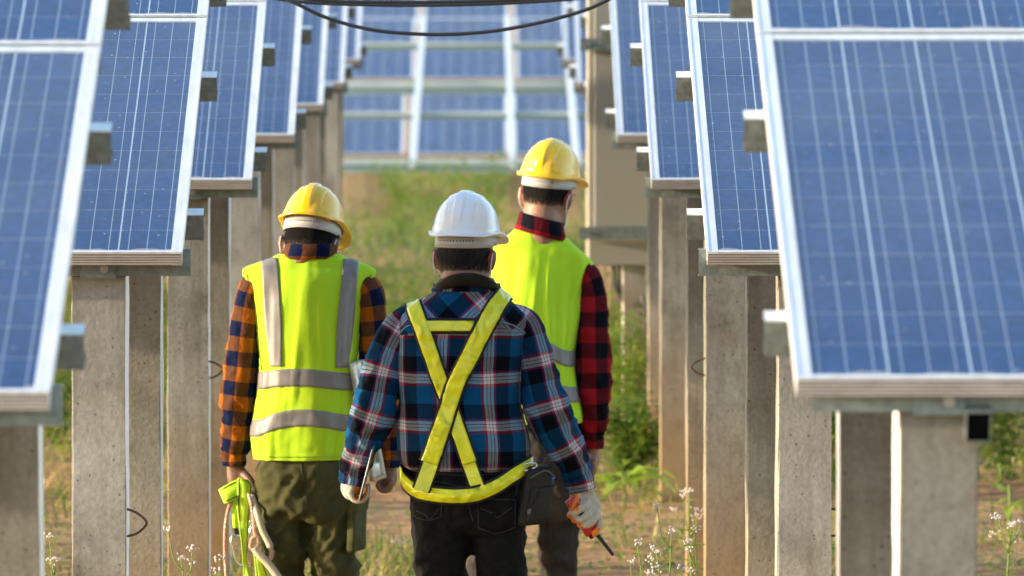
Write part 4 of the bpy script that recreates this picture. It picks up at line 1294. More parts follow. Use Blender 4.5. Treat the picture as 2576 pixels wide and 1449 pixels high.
# ------------------------------------------------------------------ vest shared by the two men in yellow helmets
def vest(person, keys, Y0, tapes, vert, seed, amp, shear=None, edges=()):
    cf = cloth_fold(seed, amp, 8.0, 2.2)
    def vf(p, th):
        v = cf(p, th)
        k1 = noise.noise(Vector((th * 3.2 + seed, p.z * 0.9, 1.0))); k2 = noise.noise(Vector((th * 7.5 - seed, p.z * 1.6 + th, 4.0)))
        hang = max(0.0, min(1.0, (P(0, keys[-4][0], Y0).z - p.z) / .12))
        return v + hang * ((.30 - abs(k1)) * .017 + (.25 - abs(k2)) * .006 - .003)
    rr = torso_rings(keys, Y0, 120, 8, vf, shear)
    lo = rr[0]; c = sum(lo, Vector()) / len(lo)
    rr = [[v + (c - v).normalized() * .012 + Vector((0, 0, .03)) for v in lo], [v + (c - v).normalized() * .004 for v in lo]] + rr
    V, F, U = skin_rings(rr, True, False, False)
    # short slanting crush wrinkles in the skirt of the vest
    def fn(v, n):
        k = max(0.0, min(1.0, (1.05 - v.z) / .12))
        a = noise.noise(Vector((v.x * 16 + v.z * 12 + seed, v.y * 12, v.z * 22 - v.x * 9)))
        return .0022 * k * (0.25 - abs(a)) * 2.2 + .0012 * noise.noise(Vector((v.x * 28, v.y * 20, v.z * 9 + seed)))
    g = displace((V, F), fn)
    ve = put('safety_vest', g, M_VEST, person)
    bv = bvh_of(g)
    cx = sum(v.x for v in V) / len(V)
    for (pts, wpx) in tapes:
        sp = np.array(pts, float)
        s = FPX / Y0
        rays = []
        for j in range(97):
            t = math.pi/2 + 2*math.pi*j/96
            o = Vector((cx + .7*math.cos(t), Y0 + .7*math.sin(t), 0))
            px = 1190 + (cx + .22*math.cos(t)) * s
            py = float(np.interp(px, sp[:, 0], sp[:, 1]))
            row = []
            for q in range(7):
                oo = o.copy(); oo.z = P(px, py + wpx * (q/6 - .5), Y0).z
                row.append((oo, Vector((cx - o.x, Y0 - o.y, 0)).normalized()))
            rays.append(row)
        put('reflective_tape', drape(bv, rays, .0022, .0012), M_TAPE, ve)
    for path in vert:
        for back in (True, False):
            rows = []
            for (py, x0, x1) in spline(path, 14):
                if back: rows.append([ray_px(x0 + (x1 - x0) * c / 10, py) for c in range(11)])
                else: rows.append([(P(x0 + (x1 - x0) * c / 10, py, Y0) + Vector((0, 1, 0)), Vector((0, -1, 0))) for c in range(11)])
            g2 = drape(bv, rows, .0030, .0010)
            if g2[1]: put('reflective_tape', g2, M_TAPE, ve)
    for path in edges:
        g3 = drape(bv, strap_rays(path, 5.0, 12, 3), .0012, .0016)
        if g3[1]: put('edge_binding', g3, M_TRIM, ve)
    return ve, g

def sleeves(person, torso, limbs, collar, Y0, mat, seeds, shear=None):
    rt = torso_rings(torso, Y0, 48, 3, None, shear, .014)
    V, F, U = skin_rings(rt, True, False, False)
    V, F, U = list(V), list(F), list(U)
    for L, sd in zip(limbs, seeds):
        wh = lambda t: 0.45 + 0.9 * math.exp(-((t - .58) / .2) ** 2) + 0.7 * math.exp(-((t - .88) / .1) ** 2)
        rr = cuff(limb_rings(L, Y0, 40, 9, crease(sd, .014, 26, wh), .95))
        v, f, u = skin_rings(rr, True, False, False)
        n = len(V)
        V += v; F += [tuple(i + n for i in q) for q in f]; U += [tuple((a + .013 * sd, b + .03) for a, b in q) for q in u]
    sh = put('plaid_shirt', (V, F, U), mat, person)
    g = skin_rings(torso_rings(collar, Y0, 56, 4, None, shear), True, False, False)
    put('collar', (g[0], g[1], [tuple((a + .02, b + .032) for a, b in q) for q in g[2]]), mat, sh)
    return sh

# ------------------------------------------------------------------ man on the left
def man_left():
    Y0 = 24.0
    foot = P(778, 1728, Y0); foot.z = 0
    vk = [(1152, 632, 874, .140, 0, 2.5), (1140, 631, 880, .140, 0, 2.5), (1095, 628, 888, .140, 0, 2.5), (1050, 636, 893, .138, 0, 2.6), (1000, 645, 895, .135, 0, 2.6), (950, 652, 895, .132, 0, 2.6), (900, 653, 896, .130, 0, 2.6), (830, 643, 905, .128, 0, 2.2), (760, 629, 920, .120, 0, 1.9),
          (712, 617, 936, .108, 0, 1.75), (690, 611, 943, .096, 0, 1.7), (679, 612, 942, .086, 0, 1.7), (670, 624, 930, .080, .004, 1.8), (658, 655, 900, .076, .006, 2.0), (647, 684, 866, .072, .008, 2.3), (638, 700, 850, .066, .01, 2.2)]
    armL = [(700, 700, 0, 20), (665, 702, 0, 28), (645, 716, 0, 34), (633, 745, 0, 37), (620, 820, 0, 39), (613, 890, 0, 43), (607, 950, 0, 44), (602, 1010, 0, 44), (598, 1070, .01, 40), (592, 1115, .02, 36), (588, 1136, .03, 31), (587, 1144, .03, 26), (587, 1152, .03, 28.5), (587, 1173, .03, 27.5)]
    armR = [(855, 700, 0, 20), (890, 702, 0, 28), (912, 716, 0, 34), (929, 745, 0, 37), (938, 820, 0, 38), (945, 890, 0, 42), (954, 970, 0, 42), (967, 1045, .0, 36), (976, 1105, .02, 33), (978, 1136, .03, 28), (978, 1144, .03, 24.5), (978, 1152, .03, 27), (977, 1176, .03, 26)]
    hips = [(1310, 655, 902, .09, 0, 2.2), (1285, 646, 905, .122, 0, 2.3), (1240, 641, 897, .134, 0, 2.3), (1185, 641, 880, .130, 0, 2.4), (1130, 648, 862, .12, 0, 2.4), (1090, 655, 860, .11, 0, 2.4)]
    legL = [(704, 1240, 0, 62), (707, 1310, 0, 63), (712, 1400, .03, 58), (716, 1470, .05, 53), (716, 1590, 0, 47), (716, 1706, -.06, 44)]
    legR = [(842, 1240, 0, 62), (845, 1310, 0, 67), (844, 1390, 0, 64), (840, 1480, .05, 55), (838, 1600, .12, 47), (838, 1706, .15, 44)]
    HM = head_matrix(779, 620, Y0, .042, 23, 14, 3.0, 1.0)
    neck = [HM @ Vector((0, -.022, -.02)), HM @ Vector((0, -.030, -.075)), P(778, 655, Y0) + Vector((0, .010, 0)), P(776, 700, Y0)]
    body = [xform(g, HM) for g in head_geo()] + [tube(neck, [.064, .066, .062, .058], 20)]
    body += [skin_rings(torso_rings(vk, Y0, 40, 3, None, None, .026))[:2], skin_rings(torso_rings(hips, Y0, 40, 3, None, None, .046))[:2]]
    for L in (armL, armR): body.append(skin_rings(limb_rings(L, Y0, 20, 3, None, 1.0, .015))[:2])
    for L in (legL, legR): body.append(skin_rings(limb_rings(L, Y0, 20, 3, None, 1.0, .036))[:2])
    body += [skin_rings(limb_rings([(588, 1160, .03, 20), (592, 1182, .03, 24), (599, 1205, .03, 29), (604, 1226, .03, 26)], Y0, 18, 4, None, .62))[:2],
             finger([(614, 1192, .015), (630, 1210, -.005), (640, 1226, -.010), (645, 1240, -.008)], Y0, 12)]
    for q, x in enumerate((584, 597, 610, 622)):
        body.append(finger([(x, 1216, .03), (x - 2, 1242, .022), (x, 1252, -.004), (x + 2, 1236, -.022)], Y0, 9))
    body += [skin_rings(limb_rings([(977, 1164, .03, 20), (977, 1184, .03, 23), (974, 1204, .03, 26), (969, 1220, .03, 22)], Y0, 18, 4, None, .8))[:2]]
    for q in range(4):
        dy = -.010 + .022 * q
        body.append(finger([(985, 1208, dy), (978, 1230, dy - .004), (962, 1233, dy - .004), (951, 1222, dy), (955, 1208, dy)], Y0, 9))
    man = put_body('man in yellow helmet and lime vest on the left, head bowed, orange checked sleeves', 'person', Y0, body, SKIN_A, foot)
    head_kit(man, HM, SKIN_A, M_HELM_Y, M_HAIR, 5.0, -.012, False)
    sleeves(man, vk, (armL, armR), [(650, 700, 850, .080, 0.004, 2.1), (640, 708, 848, .080, -.002, 2.1), (622, 716, 846, .077, -.006, 2.1), (613, 722, 842, .074, -.006, 2.1), (612, 724, 840, .070, -.006, 2.1)], Y0, M_CHECK_ORANGE, (2.1, 7.7))
    vert = [[(650, 658, 697), (700, 661, 702), (760, 664, 706), (824, 669, 709), (922, 681, 708)], [(653, 863, 902), (700, 859, 898), (760, 853, 893), (824, 847, 887), (925, 843, 874)]]
    vest(man, vk, Y0, [([(620, 955), (656, 948), (700, 944), (780, 944), (850, 950), (896, 955), (930, 958)], 44), ([(600, 1078), (630, 1072), (665, 1054), (710, 1046), (780, 1044), (850, 1050), (895, 1058), (920, 1062)], 42)], vert, 11.0, .008, None, [[(640, 1146), (700, 1148), (780, 1148), (865, 1146)], [(620, 690), (628, 740), (642, 820), (652, 890), (656, 930)], [(935, 690), (924, 740), (908, 820), (899, 890), (894, 930)], [(706, 643), (740, 639), (780, 638), (845, 643)]])
    tr, tg = pants(man, hips, (legL, legR), Y0, M_OLIVE, 9.0, .018)
    tb = bvh_of(tg)
    rows = [[ray_px(x, y) for x in (868, 878, 888, 898, 905)] for y in (1262, 1290, 1320, 1350, 1385)]
    g = bevel(obox(P(898, 1324, Y0) + Vector((0, -.02, 0)), (.014, -.006, 0), (.02, .075, 0), (.002, 0, .082)), .010, 3)
    cp = put('cargo_pocket', g, M_OLIVE, tr)
    put('pocket_flap', bevel(obox(P(902, 1272, Y0) + Vector((0, -.02, 0)), (.014, -.006, .004), (.021, .079, 0), (.003, 0, .022)), .004), M_OLIVE, cp)
    g = drape(tb, strap_rays([(758, 1150), (760, 1190), (766, 1230), (772, 1270)], 2.6, 8, 2), .001, .001)
    if g[1]: put('seam', g, pbr('olive_thread', (0.035, 0.035, 0.016), 0.9), tr)
    for L, yw in ((legL, .1), (legR, -.1)):
        p = P(L[-1][0], L[-1][1], Y0) + Vector((0, L[-1][2], 0)); put('shoe', shoe_geo(p.x, p.y, yw), M_SHOE, man)
    return man, foot
MAN_A = man_left()

# ------------------------------------------------------------------ man on the right
def man_right():
    Y0 = 25.6
    foot = P(1340, 1613, Y0); foot.z = 0
    sh = lambda py: 0.16 * max(0.0, min(1.0, (760 - py) / 120.0))
    vk = [(1062, 1270, 1461, .128, 0, 2.5), (1048, 1266, 1464, .130, 0, 2.5), (1000, 1260, 1456, .132, 0, 2.6), (950, 1255, 1447, .132, 0, 2.6), (880, 1248, 1446, .128, 0, 2.6), (820, 1243, 1453, .124, 0, 2.6), (760, 1240, 1463, .120, 0, 2.0), (700, 1236, 1480, .108, 0, 1.8), (658, 1232, 1493, .094, 0, 1.7),
          (640, 1236, 1491, .086, 0, 1.8), (618, 1262, 1466, .080, 0.002, 2.4), (600, 1282, 1442, .072, .004, 2.3), (585, 1294, 1424, .066, .005, 2.2), (574, 1298, 1416, .062, .006, 2.2)]
    armR = [(1405, 664, 0, 18), (1435, 668, 0, 26), (1463, 684, 0, 32), (1482, 716, 0, 36), (1488, 780, 0, 40), (1488, 850, 0, 43), (1490, 920, 0, 45), (1490, 990, 0, 43), (1492, 1040, 0, 36), (1492, 1078, .02, 32), (1491, 1094, .02, 24), (1491, 1102, .03, 26), (1490, 1130, .03, 25)]
    armL = [(1300, 652, 0, 20), (1282, 668, 0, 28), (1268, 700, 0, 31), (1258, 780, 0, 37), (1252, 850, 0, 40), (1248, 920, 0, 41), (1246, 1000, 0, 36), (1250, 1080, .02, 28), (1252, 1125, .03, 26)]
    hips = [(1205, 1290, 1452, .09, 0, 2.2), (1185, 1280, 1459, .118, 0, 2.3), (1140, 1275, 1460, .125, 0, 2.3), (1090, 1277, 1457, .12, 0, 2.4), (1050, 1282, 1452, .11, 0, 2.4), (1010, 1286, 1446, .105, 0, 2.4)]
    legR = [(1406, 1140, 0, 48), (1407, 1240, 0, 53), (1405, 1330, .02, 53), (1402, 1440, .05, 48), (1400, 1520, .03, 42), (1400, 1594, 0, 38)]
    legL = [(1324, 1140, 0, 46), (1308, 1230, -.02, 50), (1276, 1320, -.05, 45), (1222, 1400, -.09, 40), (1198, 1470, -.12, 38), (1190, 1592, -.16, 36)]
    HM = head_matrix(1377, 496, Y0, .025, 7, 22, 6, 0.99)
    neck = [HM @ Vector((0, -.020, -.02)), HM @ Vector((0, -.024, -.075)), P(1362, 585, Y0) + Vector((0, .0, 0)), P(1362, 640, Y0)]
    body = [xform(g, HM) for g in head_geo()] + [tube(neck, [.066, .072, .073, .076], 20)]
    body += [skin_rings(torso_rings(vk, Y0, 40, 3, None, sh, .026))[:2], skin_rings(torso_rings(hips, Y0, 40, 3, None, None, .046))[:2]]
    for L in (armL, armR): body.append(skin_rings(limb_rings(L, Y0, 20, 3, None, 1.0, .015))[:2])
    for L in (legL, legR): body.append(skin_rings(limb_rings(L, Y0, 20, 3, None, 1.0, .036))[:2])
    body += [skin_rings(limb_rings([(1490, 1120, .03, 17), (1490, 1140, .03, 20), (1489, 1158, .03, 22), (1487, 1172, .03, 18)], Y0, 18, 4, None, .7))[:2]]
    for q in range(3):
        dy = .0 + .020 * q
        body.append(finger([(1494 - q*2, 1160, dy), (1496 - q*3, 1180, dy - .004), (1490 - q*4, 1194, dy - .006), (1482 - q*3, 1199, dy - .004)], Y0, 8))
    body += [finger([(1480, 1148, .07), (1468, 1160, .07), (1463, 1150, .06)], Y0, 8), finger([(1478, 1140, .0), (1468, 1152, -.008), (1462, 1164, -.006)], Y0, 8.5)]
    body += [skin_rings(limb_rings([(1252, 1116, .03, 17), (1253, 1140, .03, 20), (1254, 1160, .03, 20)], Y0, 18, 4, None, .7))[:2]]
    for q in range(4):
        body.append(finger([(1246 + q*6, 1156, .02 + .01*q), (1246 + q*6, 1185, .02 + .01*q), (1250 + q*6, 1200, .03 + .01*q)], Y0, 7.5))
    body.append(finger([(1264, 1136, .05), (1272, 1154, .055), (1270, 1170, .055)], Y0, 8))
    man = put_body('tallest man in yellow helmet and lime vest on the right, red and black checked sleeve', 'person', Y0, body, SKIN_C, foot)
    head_kit(man, HM, SKIN_C, M_HELM_Y, M_HAIR, 8.0, -.014, True)
    sleeves(man, vk, (armL, armR), [(592, 1292, 1428, .078, 0, 2.1), (582, 1298, 1424, .080, -.006, 2.1), (560, 1303, 1419, .078, -.008, 2.1), (547, 1307, 1415, .075, -.008, 2.1), (546, 1309, 1413, .071, -.008, 2.1)], Y0, M_CHECK_RED, (3.3, 9.2), lambda py: .26)
    vest(man, vk, Y0, [([(1200, 872), (1370, 872), (1410, 880), (1447, 894), (1480, 900)], 40), ([(1200, 975), (1400, 980), (1460, 986), (1480, 990)], 38)], [], 17.0, .009, sh, [[(1290, 1056), (1380, 1057), (1455, 1055)], [(1486, 665), (1474, 710), (1460, 770), (1450, 830), (1444, 880)]])
    tr, tg = pants(man, hips, (legL, legR), Y0, M_GREYPANT, 13.0, .011)
    for L, yw in ((legL, .15), (legR, -.1)):
        p = P(L[-1][0], L[-1][1], Y0) + Vector((0, L[-1][2], 0)); put('shoe', shoe_geo(p.x, p.y, yw), M_SHOE, man)
    return man, foot
MAN_C = man_right()
# ------------------------------------------------------------------ things the men hold or wear loosely
def at(px, py, Y0, dy): return P(px, py, Y0) + Vector((0, dy, 0))

def ribbon(rows, Y0, th=.0022, m=6):
    """rows: (x_left, y_left, x_right, y_right, dy_left, dy_right)"""
    rs = spline(rows, m)
    A = [at(r[0], r[1], Y0, r[4]) for r in rs]; B = [at(r[2], r[3], Y0, r[5]) for r in rs]
    rings = []
    for i in range(len(A)):
        t = (A[min(i+1, len(A)-1)] - A[max(i-1, 0)]); w = B[i] - A[i]
        n = t.cross(w); n = n.normalized() * th / 2 if n.length > 1e-9 else Vector((0, th/2, 0))
        q = [A[i] + (B[i] - A[i]) * k for k in (0, .5, 1)]
        rings.append([p + n for p in q] + [p - n for p in q[::-1]])
    return skin_rings(rings)[:2]

def ribbon_edges(rows, Y0, inset, m=6):
    """thin stitched lines just inside both edges of a ribbon"""
    out = []
    for k in (inset, 1 - inset):
        w = .05
        r2 = []
        for r in rows:
            xl, yl, xr, yr, dl, dr = r
            f = lambda a, b, t: a + (b - a) * t
            r2.append((f(xl, xr, k - w), f(yl, yr, k - w), f(xl, xr, k + w), f(yl, yr, k + w), f(dl, dr, k) - .0016, f(dl, dr, k) - .0016))
        out.append(ribbon(r2, Y0, .0008, m))
    return merge(*out)

def lanyard():
    Y0 = 24.0
    M_WEB = pbr('neon_webbing', (0.56, 0.86, 0.02), 0.6, 0, var=0.12, vscale=90, bump=0.5, bscale=220, stretch=(.3, .3, 2.2))
    M_STI = pbr('dark_stitch', (0.02, 0.06, 0.02), 0.8)
    M_ROPE = pbr('cream_rope', (0.62, 0.50, 0.38), 0.85, 0, col2=(0.36, 0.16, 0.14), vscale=150, bump=0.6, bscale=200)
    M_SLV = pbr('cream_rubber_sleeve', (0.56, 0.47, 0.36), 0.5, 0, var=0.15, vscale=12)
    M_STEEL = pbr('polished_steel', (0.62, 0.63, 0.64), 0.22, 1.0)
    base = at(612, 1420, Y0, -.09); base.z = base.z
    main = [(600, 1200, 624, 1206, -.030, -.030), (598, 1206, 634, 1220, -.044, -.044), (598, 1240, 634, 1245, -.052, -.052), (597, 1275, 632, 1277, -.056, -.056), (603, 1321, 627, 1321, -.062, -.058), (609, 1368, 625, 1366, -.066, -.058), (612, 1400, 623, 1399, -.066, -.058), (614, 1437, 630, 1436, -.060, -.064), (620, 1500, 652, 1500, -.06, -.066), (626, 1580, 660, 1580, -.062, -.066)]
    o = put('safety_lanyard', ribbon(main, Y0), M_WEB, None, True, base)
    tag(o, 'neon yellow webbing lanyard with ropes and carabiner hanging from the left man\'s hand', 'lanyard')
    put('stitching', ribbon_edges(main, Y0, .12), M_STI, o)
    lp = [(602, 1203, 602, 1249, -.026, -.052), (580, 1212, 590, 1255, -.034, -.062), (560, 1224, 574, 1261, -.040, -.064), (551, 1230, 565, 1263, -.030, -.050), (556, 1228, 569, 1258, -.016, -.030), (575, 1216, 585, 1250, -.014, -.024), (600, 1206, 604, 1246, -.018, -.024)]
    put('webbing_loop', ribbon(lp, Y0), M_WEB, o); put('stitching', ribbon_edges(lp[:4], Y0, .12), M_STI, o)
    sh = [(586, 1250, 600, 1250, -.040, -.040), (585, 1290, 598, 1290, -.044, -.044), (587, 1326, 600, 1326, -.046, -.046)]
    put('webbing_tail', ribbon(sh, Y0), M_WEB, o)
    put('black_wrap', bevel(obox(at(596, 1336, Y0, -.047), (.0085, 0, .0), (0, .006, 0), (.003, 0, -.014)), .003), M_EDGE, o)
    low = [(640, 1386, 655, 1390, -.075, -.075), (643, 1420, 667, 1420, -.08, -.075), (646, 1449, 677, 1449, -.082, -.075), (650, 1520, 688, 1520, -.08, -.075), (656, 1590, 694, 1590, -.08, -.075)]
    put('webbing_tail', ribbon(low, Y0), M_WEB, o); put('stitching', ribbon_edges(low, Y0, .12), M_STI, o)
    def rp(name, ks, r, mt, dy=-.06):
        put(name, tube(curve_pts([at(k[0], k[1], Y0, k[2] if len(k) > 2 else dy) for k in ks], 6), r, 10), mt, o)
    rp('rope', [(600, 1240, -.02), (581, 1263), (570, 1310), (567, 1368), (571, 1449), (576, 1530), (590, 1580)], .0066, M_ROPE, -.040)
    rp('rope', [(625, 1235, -.04), (634, 1264), (640, 1302), (643, 1335), (651, 1352), (650, 1368), (640, 1378), (632, 1368), (637, 1350), (645, 1346)], .0066, M_ROPE, -.078)
    rp('rubber_sleeve', [(634, 1245, -.05), (650, 1290), (664, 1332), (679, 1362), (681, 1372)], .0115, M_SLV, -.088)
    rp('rope', [(680, 1366), (686, 1384), (682, 1398), (672, 1404)], .0088, M_ROPE, -.088)
    rp('rubber_sleeve', [(642, 1372), (655, 1390), (678, 1414), (704, 1449), (740, 1500), (752, 1540)], .0135, M_SLV, -.095)
    rp('rope', [(628, 1350), (630, 1400), (632, 1449), (636, 1540)], .0085, M_ROPE, -.055)
    rp('carabiner', [(600, 1344), (588, 1345), (583, 1358), (586, 1384), (594, 1408), (608, 1420), (626, 1416), (637, 1402), (636, 1388), (622, 1366), (608, 1348), (600, 1344)], .0046, M_STEEL, -.052)
    rp('swivel', [(632, 1305), (634, 1322), (631, 1335), (636, 1352)], .0060, M_STEEL, -.070)
lanyard()

def spirit_level():
    Y0 = 24.0
    a, b = at(899, 906, Y0, -.085), at(952, 1206, Y0, -.012)
    M_SIL = pbr('silver_painted_aluminium', (0.66, 0.70, 0.74), 0.35, 0.3)
    M_CAP = pbr('sand_end_cap', (0.45, 0.33, 0.22), 0.6)
    d = (b - a); L = d.length; d.normalize()
    w = Vector((math.cos(R(38)), math.sin(R(38)), 0)); w = (w - d * w.dot(d)).normalized()
    t = d.cross(w).normalized()
    root = empty('spirit_level', (a + b) / 2)
    tag(root, 'silver bar with oval slots carried edge-on in the left man\'s right hand', 'spirit level')
    def bar(name, f0, f1, wc, wh, th, mt):
        c = a + d * (L * (f0 + f1) / 2) + w * wc
        put(name, bevel(obox(c, w * wh, t * th, d * (L * (f1 - f0) / 2)), .0015), mt, root)
    bar('rail', .01, .965, -.0215, .0055, .012, M_SIL); bar('rail', .01, .965, .0215, .0055, .012, M_SIL)
    for f0, f1 in ((.01, .12), (.26, .44), (.56, .70), (.86, .965)): bar('web', f0, f1, 0, .0158, .006, M_SIL)
    bar('end_cap', .966, .998, 0, .0275, .0125, M_CAP); bar('end_cap', 0, .0095, 0, .0275, .0125, M_SIL)
spirit_level()

def tablet():
    Y0 = 22.36
    a, b = at(941, 1118, Y0, .035), at(905, 1258, Y0, .035)
    d = (b - a) / 2
    t = Vector((d.z, 0, -d.x)).normalized()
    M_T = pbr('space_grey_metal', (0.13, 0.13, 0.14), 0.35, 0.8)
    o = put('tablet_computer', bevel(obox((a + b) / 2, d, t * .0042, (0, .078, 0)), .003, 3), M_T, None, True, (a + b) / 2)
    tag(o, 'thin dark grey tablet held edge-on in the middle man\'s left glove', 'tablet')
    put('screen', obox((a + b) / 2 + t * .0045, d * .95, t * .0004, (0, .073, 0)), pbr('black_screen_glass', (0.01, 0.01, 0.012), 0.08), o, False)
    put('side_slot', obox((a + b) / 2 + d * .3 + Vector((0, -.0782, 0)), d.normalized() * .010, t * .0012, (0, .0006, 0)), M_DARK, o, False)
tablet()

def radio(Y0, x0, y0, x1, y1, dy, ax, ay, wh, th, label, yawv):
    a, b = at(x0, y0, Y0, dy), at(x1, y1, Y0, dy)
    d = b - a; n = d.normalized()
    w = Vector(yawv); w = (w - n * w.dot(n)).normalized(); t = n.cross(w).normalized()
    M_BLK = pbr('black_plastic', (0.014, 0.014, 0.015), 0.4)
    M_GOLD = pbr('brass_contact', (0.6, 0.42, 0.12), 0.3, 0.9)
    o = put('two_way_radio', bevel(obox((a + b) / 2, w * wh, t * th, d / 2), .006, 3), M_RED, None, True, (a + b) / 2)
    tag(o, label, 'radio', 'red hand radios')
    put('front_panel', bevel(obox((a + b) / 2 - t * (th * .55), w * wh * .86, t * (th * .52), d * .44), .003), M_BLK, o)
    for k in (-.25, .25): put('contact', obox((a + b) / 2 - d * .40 + w * wh * k - t * (th * 1.085), w * .0022, t * .0006, n * .004), M_GOLD, o, False)
    if ax:
        p, q = b - n * .01 + w * wh * .3, at(ax, ay, Y0, dy - .01)
        put('antenna', tube([p, p + (q - p) * .1, p + (q - p) * .2, p + (q - p) * .96, q], [.0085, .0082, .0070, .0054, .0050], 12), M_BLK, o)
        put('volume_knob', tube([b + w * wh * -.45, b + n * .012 + w * wh * -.45], .006, 12), M_BLK, o)
    return o
radio(22.36, 1437, 1252, 1492, 1342, .000, 1543, 1396, .024, .015, 'red and black radio with long antenna in the middle man\'s orange glove', (1, .15, .0))
radio(25.6, 1470, 1116, 1468, 1170, .045, None, None, .020, .013, 'small red radio held by the tallest man on the right', (.5, .8, 0))

def headset():
    Y0 = 22.36
    M_B = pbr('matt_black_rubber', (0.004, 0.0045, 0.006), 0.5, 0, spec=0.3, bump=0.05, bscale=60)
    c = at(1174, 712, Y0, 0.0)
    rings = []
    for j in range(49):
        t = R(168 + 204 * j / 48)
        rear = max(0.0, -math.sin(t))
        z = P(0, 734 - 34 * rear ** 1.3, Y0).z
        h = .010 + .0125 * rear
        r0, r1 = .100, .094
        n = Vector((math.cos(t), math.sin(t), 0)); p = Vector((c.x + r0 * math.cos(t), c.y + r1 * math.sin(t), z))
        up = (Vector((0, 0, 1)) + n * .25).normalized()
        rings.append([p + n * .005 * se(math.cos(a), 3) + up * h * se(math.sin(a), 3) for a in [2*math.pi*q/14 for q in range(14)]])
    o = put('headset', skin_rings(rings)[:2], M_B, None, True, c)
    tag(o, 'black headset resting round the neck of the man in the white helmet', 'headset')
    for s in (-1, 1):
        p = c + Vector((s * .099, .030, -.024))
        put('hinge', bevel(obox(p + Vector((0, -.020, .010)), (.008, 0, 0), (0, .018, 0), (0, 0, .013)), .004), pbr('dark_grey_plastic', (0.03, 0.031, 0.034), 0.4), o)
        e = put('ear_cup', tube([p + Vector((s*.012, .025, -.018)), p + Vector((s*.006, .025, -.018)), p + Vector((-s*.018, .028, -.018))], [.024, .032, .033], 20), M_B, o)
        put('cushion', tube([p + Vector((-s*.019, .028, -.018)), p + Vector((-s*.030, .03, -.018))], [.031, .027], 20), M_EDGE, e)
headset()

def pouch():
    Y0 = 22.36
    c = at(1343, 1243, Y0, -.055)
    M_N = pbr('black_nylon', (0.009, 0.009, 0.010), 0.7, 0, bump=0.4, bscale=160)
    M_ST = pbr('polished_steel', (0.62, 0.63, 0.64), 0.22, 1.0)
    M_GR = pbr('grey_rubber_pull', (0.10, 0.115, 0.13), 0.5)
    X = Vector((.86, .50, .06)).normalized(); Z = Vector((.16, 0, 1)).normalized(); Yv = Z.cross(X).normalized()
    g = bevel(obox(c, X * .050, Yv * .032, Z * .094), .020, 4)
    g = displace(g, lambda v, n: .003 * nz(v, 22, 3))
    o = put('belt_pouch', g, M_N, None, True, c)
    tag(o, 'black zipped pouch on the right hip of the man with yellow straps', 'pouch')
    put('front_pocket', bevel(obox(c - Yv * -.0 + X * .004 - Yv * .034 - Z * .022, X * .040, Yv * .010, Z * .055), .009, 3), M_N, o)
    put('side_strap', bevel(obox(c + X * .050 + Z * .006, X * .004, Yv * .014, Z * .070), .002), M_EDGE, o)
    put('buckle', bevel(obox(c + X * .055 - Z * .034, X * .006, Yv * .015, Z * .016), .003), pbr('dark_grey_plastic', (0.03, 0.031, 0.034), 0.4), o)
    put('zip', tube(curve_pts([c - X * .045 - Yv * .036 + Z * .066, c - Yv * .041 + Z * .085, c + X * .040 - Yv * .036 + Z * .064], 6), .0022, 6), M_GR, o)
    put('zip_cord', tube(curve_pts([c - X * .012 - Yv * .048 + Z * .02, c - X * .020 - Yv * .050 - Z * .008, c - X * .036 - Yv * .050 - Z * .030], 5), .0022, 6), M_EDGE, o)
    put('zip_pull', bevel(obox(c - X * .040 - Yv * .050 - Z * .040, X * .006, Yv * .002, Z * .009), .002), M_GR, o)
    put('loose_strap', tube(curve_pts([c + X * .050 - Z * .055, c + X * .046 - Yv * .01 - Z * .085, c + X * .043 - Yv * .012 - Z * .115], 5), .004, 8, .4), M_EDGE, o)
    ck = [at(x, y, Y0, -.085) for x, y in ((1314, 1176), (1312, 1170), (1318, 1164), (1334, 1160), (1346, 1161), (1350, 1166), (1344, 1172), (1328, 1178), (1318, 1179), (1314, 1176))]
    put('carabiner', tube(curve_pts(ck, 4), .0034, 8), M_ST, o)
    p0, p1 = at(1376, 1236, Y0, -.055), at(1392, 1193, Y0, -.058)
    pen = put('pen', tube([p0, p0 + (p1 - p0) * .55, p0 + (p1 - p0) * .57, p0 + (p1 - p0) * .96, p1], [.004, .0045, .0075, .0075, .004], 10), pbr('blue_plastic', (0.012, 0.05, 0.50), 0.2, coat=0.4), None, True, p0)
    tag(pen, 'bright blue pen sticking out of the black belt pouch', 'pen')
pouch()
# ------------------------------------------------------------------ vegetation
def leaf_material(name, stops, trans=0.45):
    m = bpy.data.materials.new(name); m.use_nodes = True
    n, l = nodes_of(m)
    for k in list(n):
        if k.type == 'BSDF_PRINCIPLED': n.remove(k)
    out = [k for k in n if k.type == 'OUTPUT_MATERIAL'][0]
    at_ = n.new('ShaderNodeAttribute'); at_.attribute_name = 'tint'
    c = ramp(n, l, at_.outputs['Fac'], stops)
    d = n.new('ShaderNodeBsdfDiffuse'); t = n.new('ShaderNodeBsdfTranslucent'); g = n.new('ShaderNodeBsdfGlossy'); g.inputs['Roughness'].default_value = 0.45
    l.new(c, d.inputs[0]); l.new(mixc(n, l, 0.35, c, (0.45, 0.55, 0.05)), t.inputs[0])
    m1 = n.new('ShaderNodeMixShader'); m1.inputs[0].default_value = trans; l.new(d.outputs[0], m1.inputs[1]); l.new(t.outputs[0], m1.inputs[2])
    m2 = n.new('ShaderNodeMixShader'); m2.inputs[0].default_value = 0.05; l.new(m1.outputs[0], m2.inputs[1]); l.new(g.outputs[0], m2.inputs[2])
    l.new(m2.outputs[0], out.inputs[0])
    return m
M_GRASS = leaf_material('grass_and_straw', [(0.0, (0.03, 0.075, 0.015)), (0.3, (0.095, 0.17, 0.03)), (0.55, (0.27, 0.27, 0.055)), (1.0, (0.46, 0.34, 0.165))], 0.35)
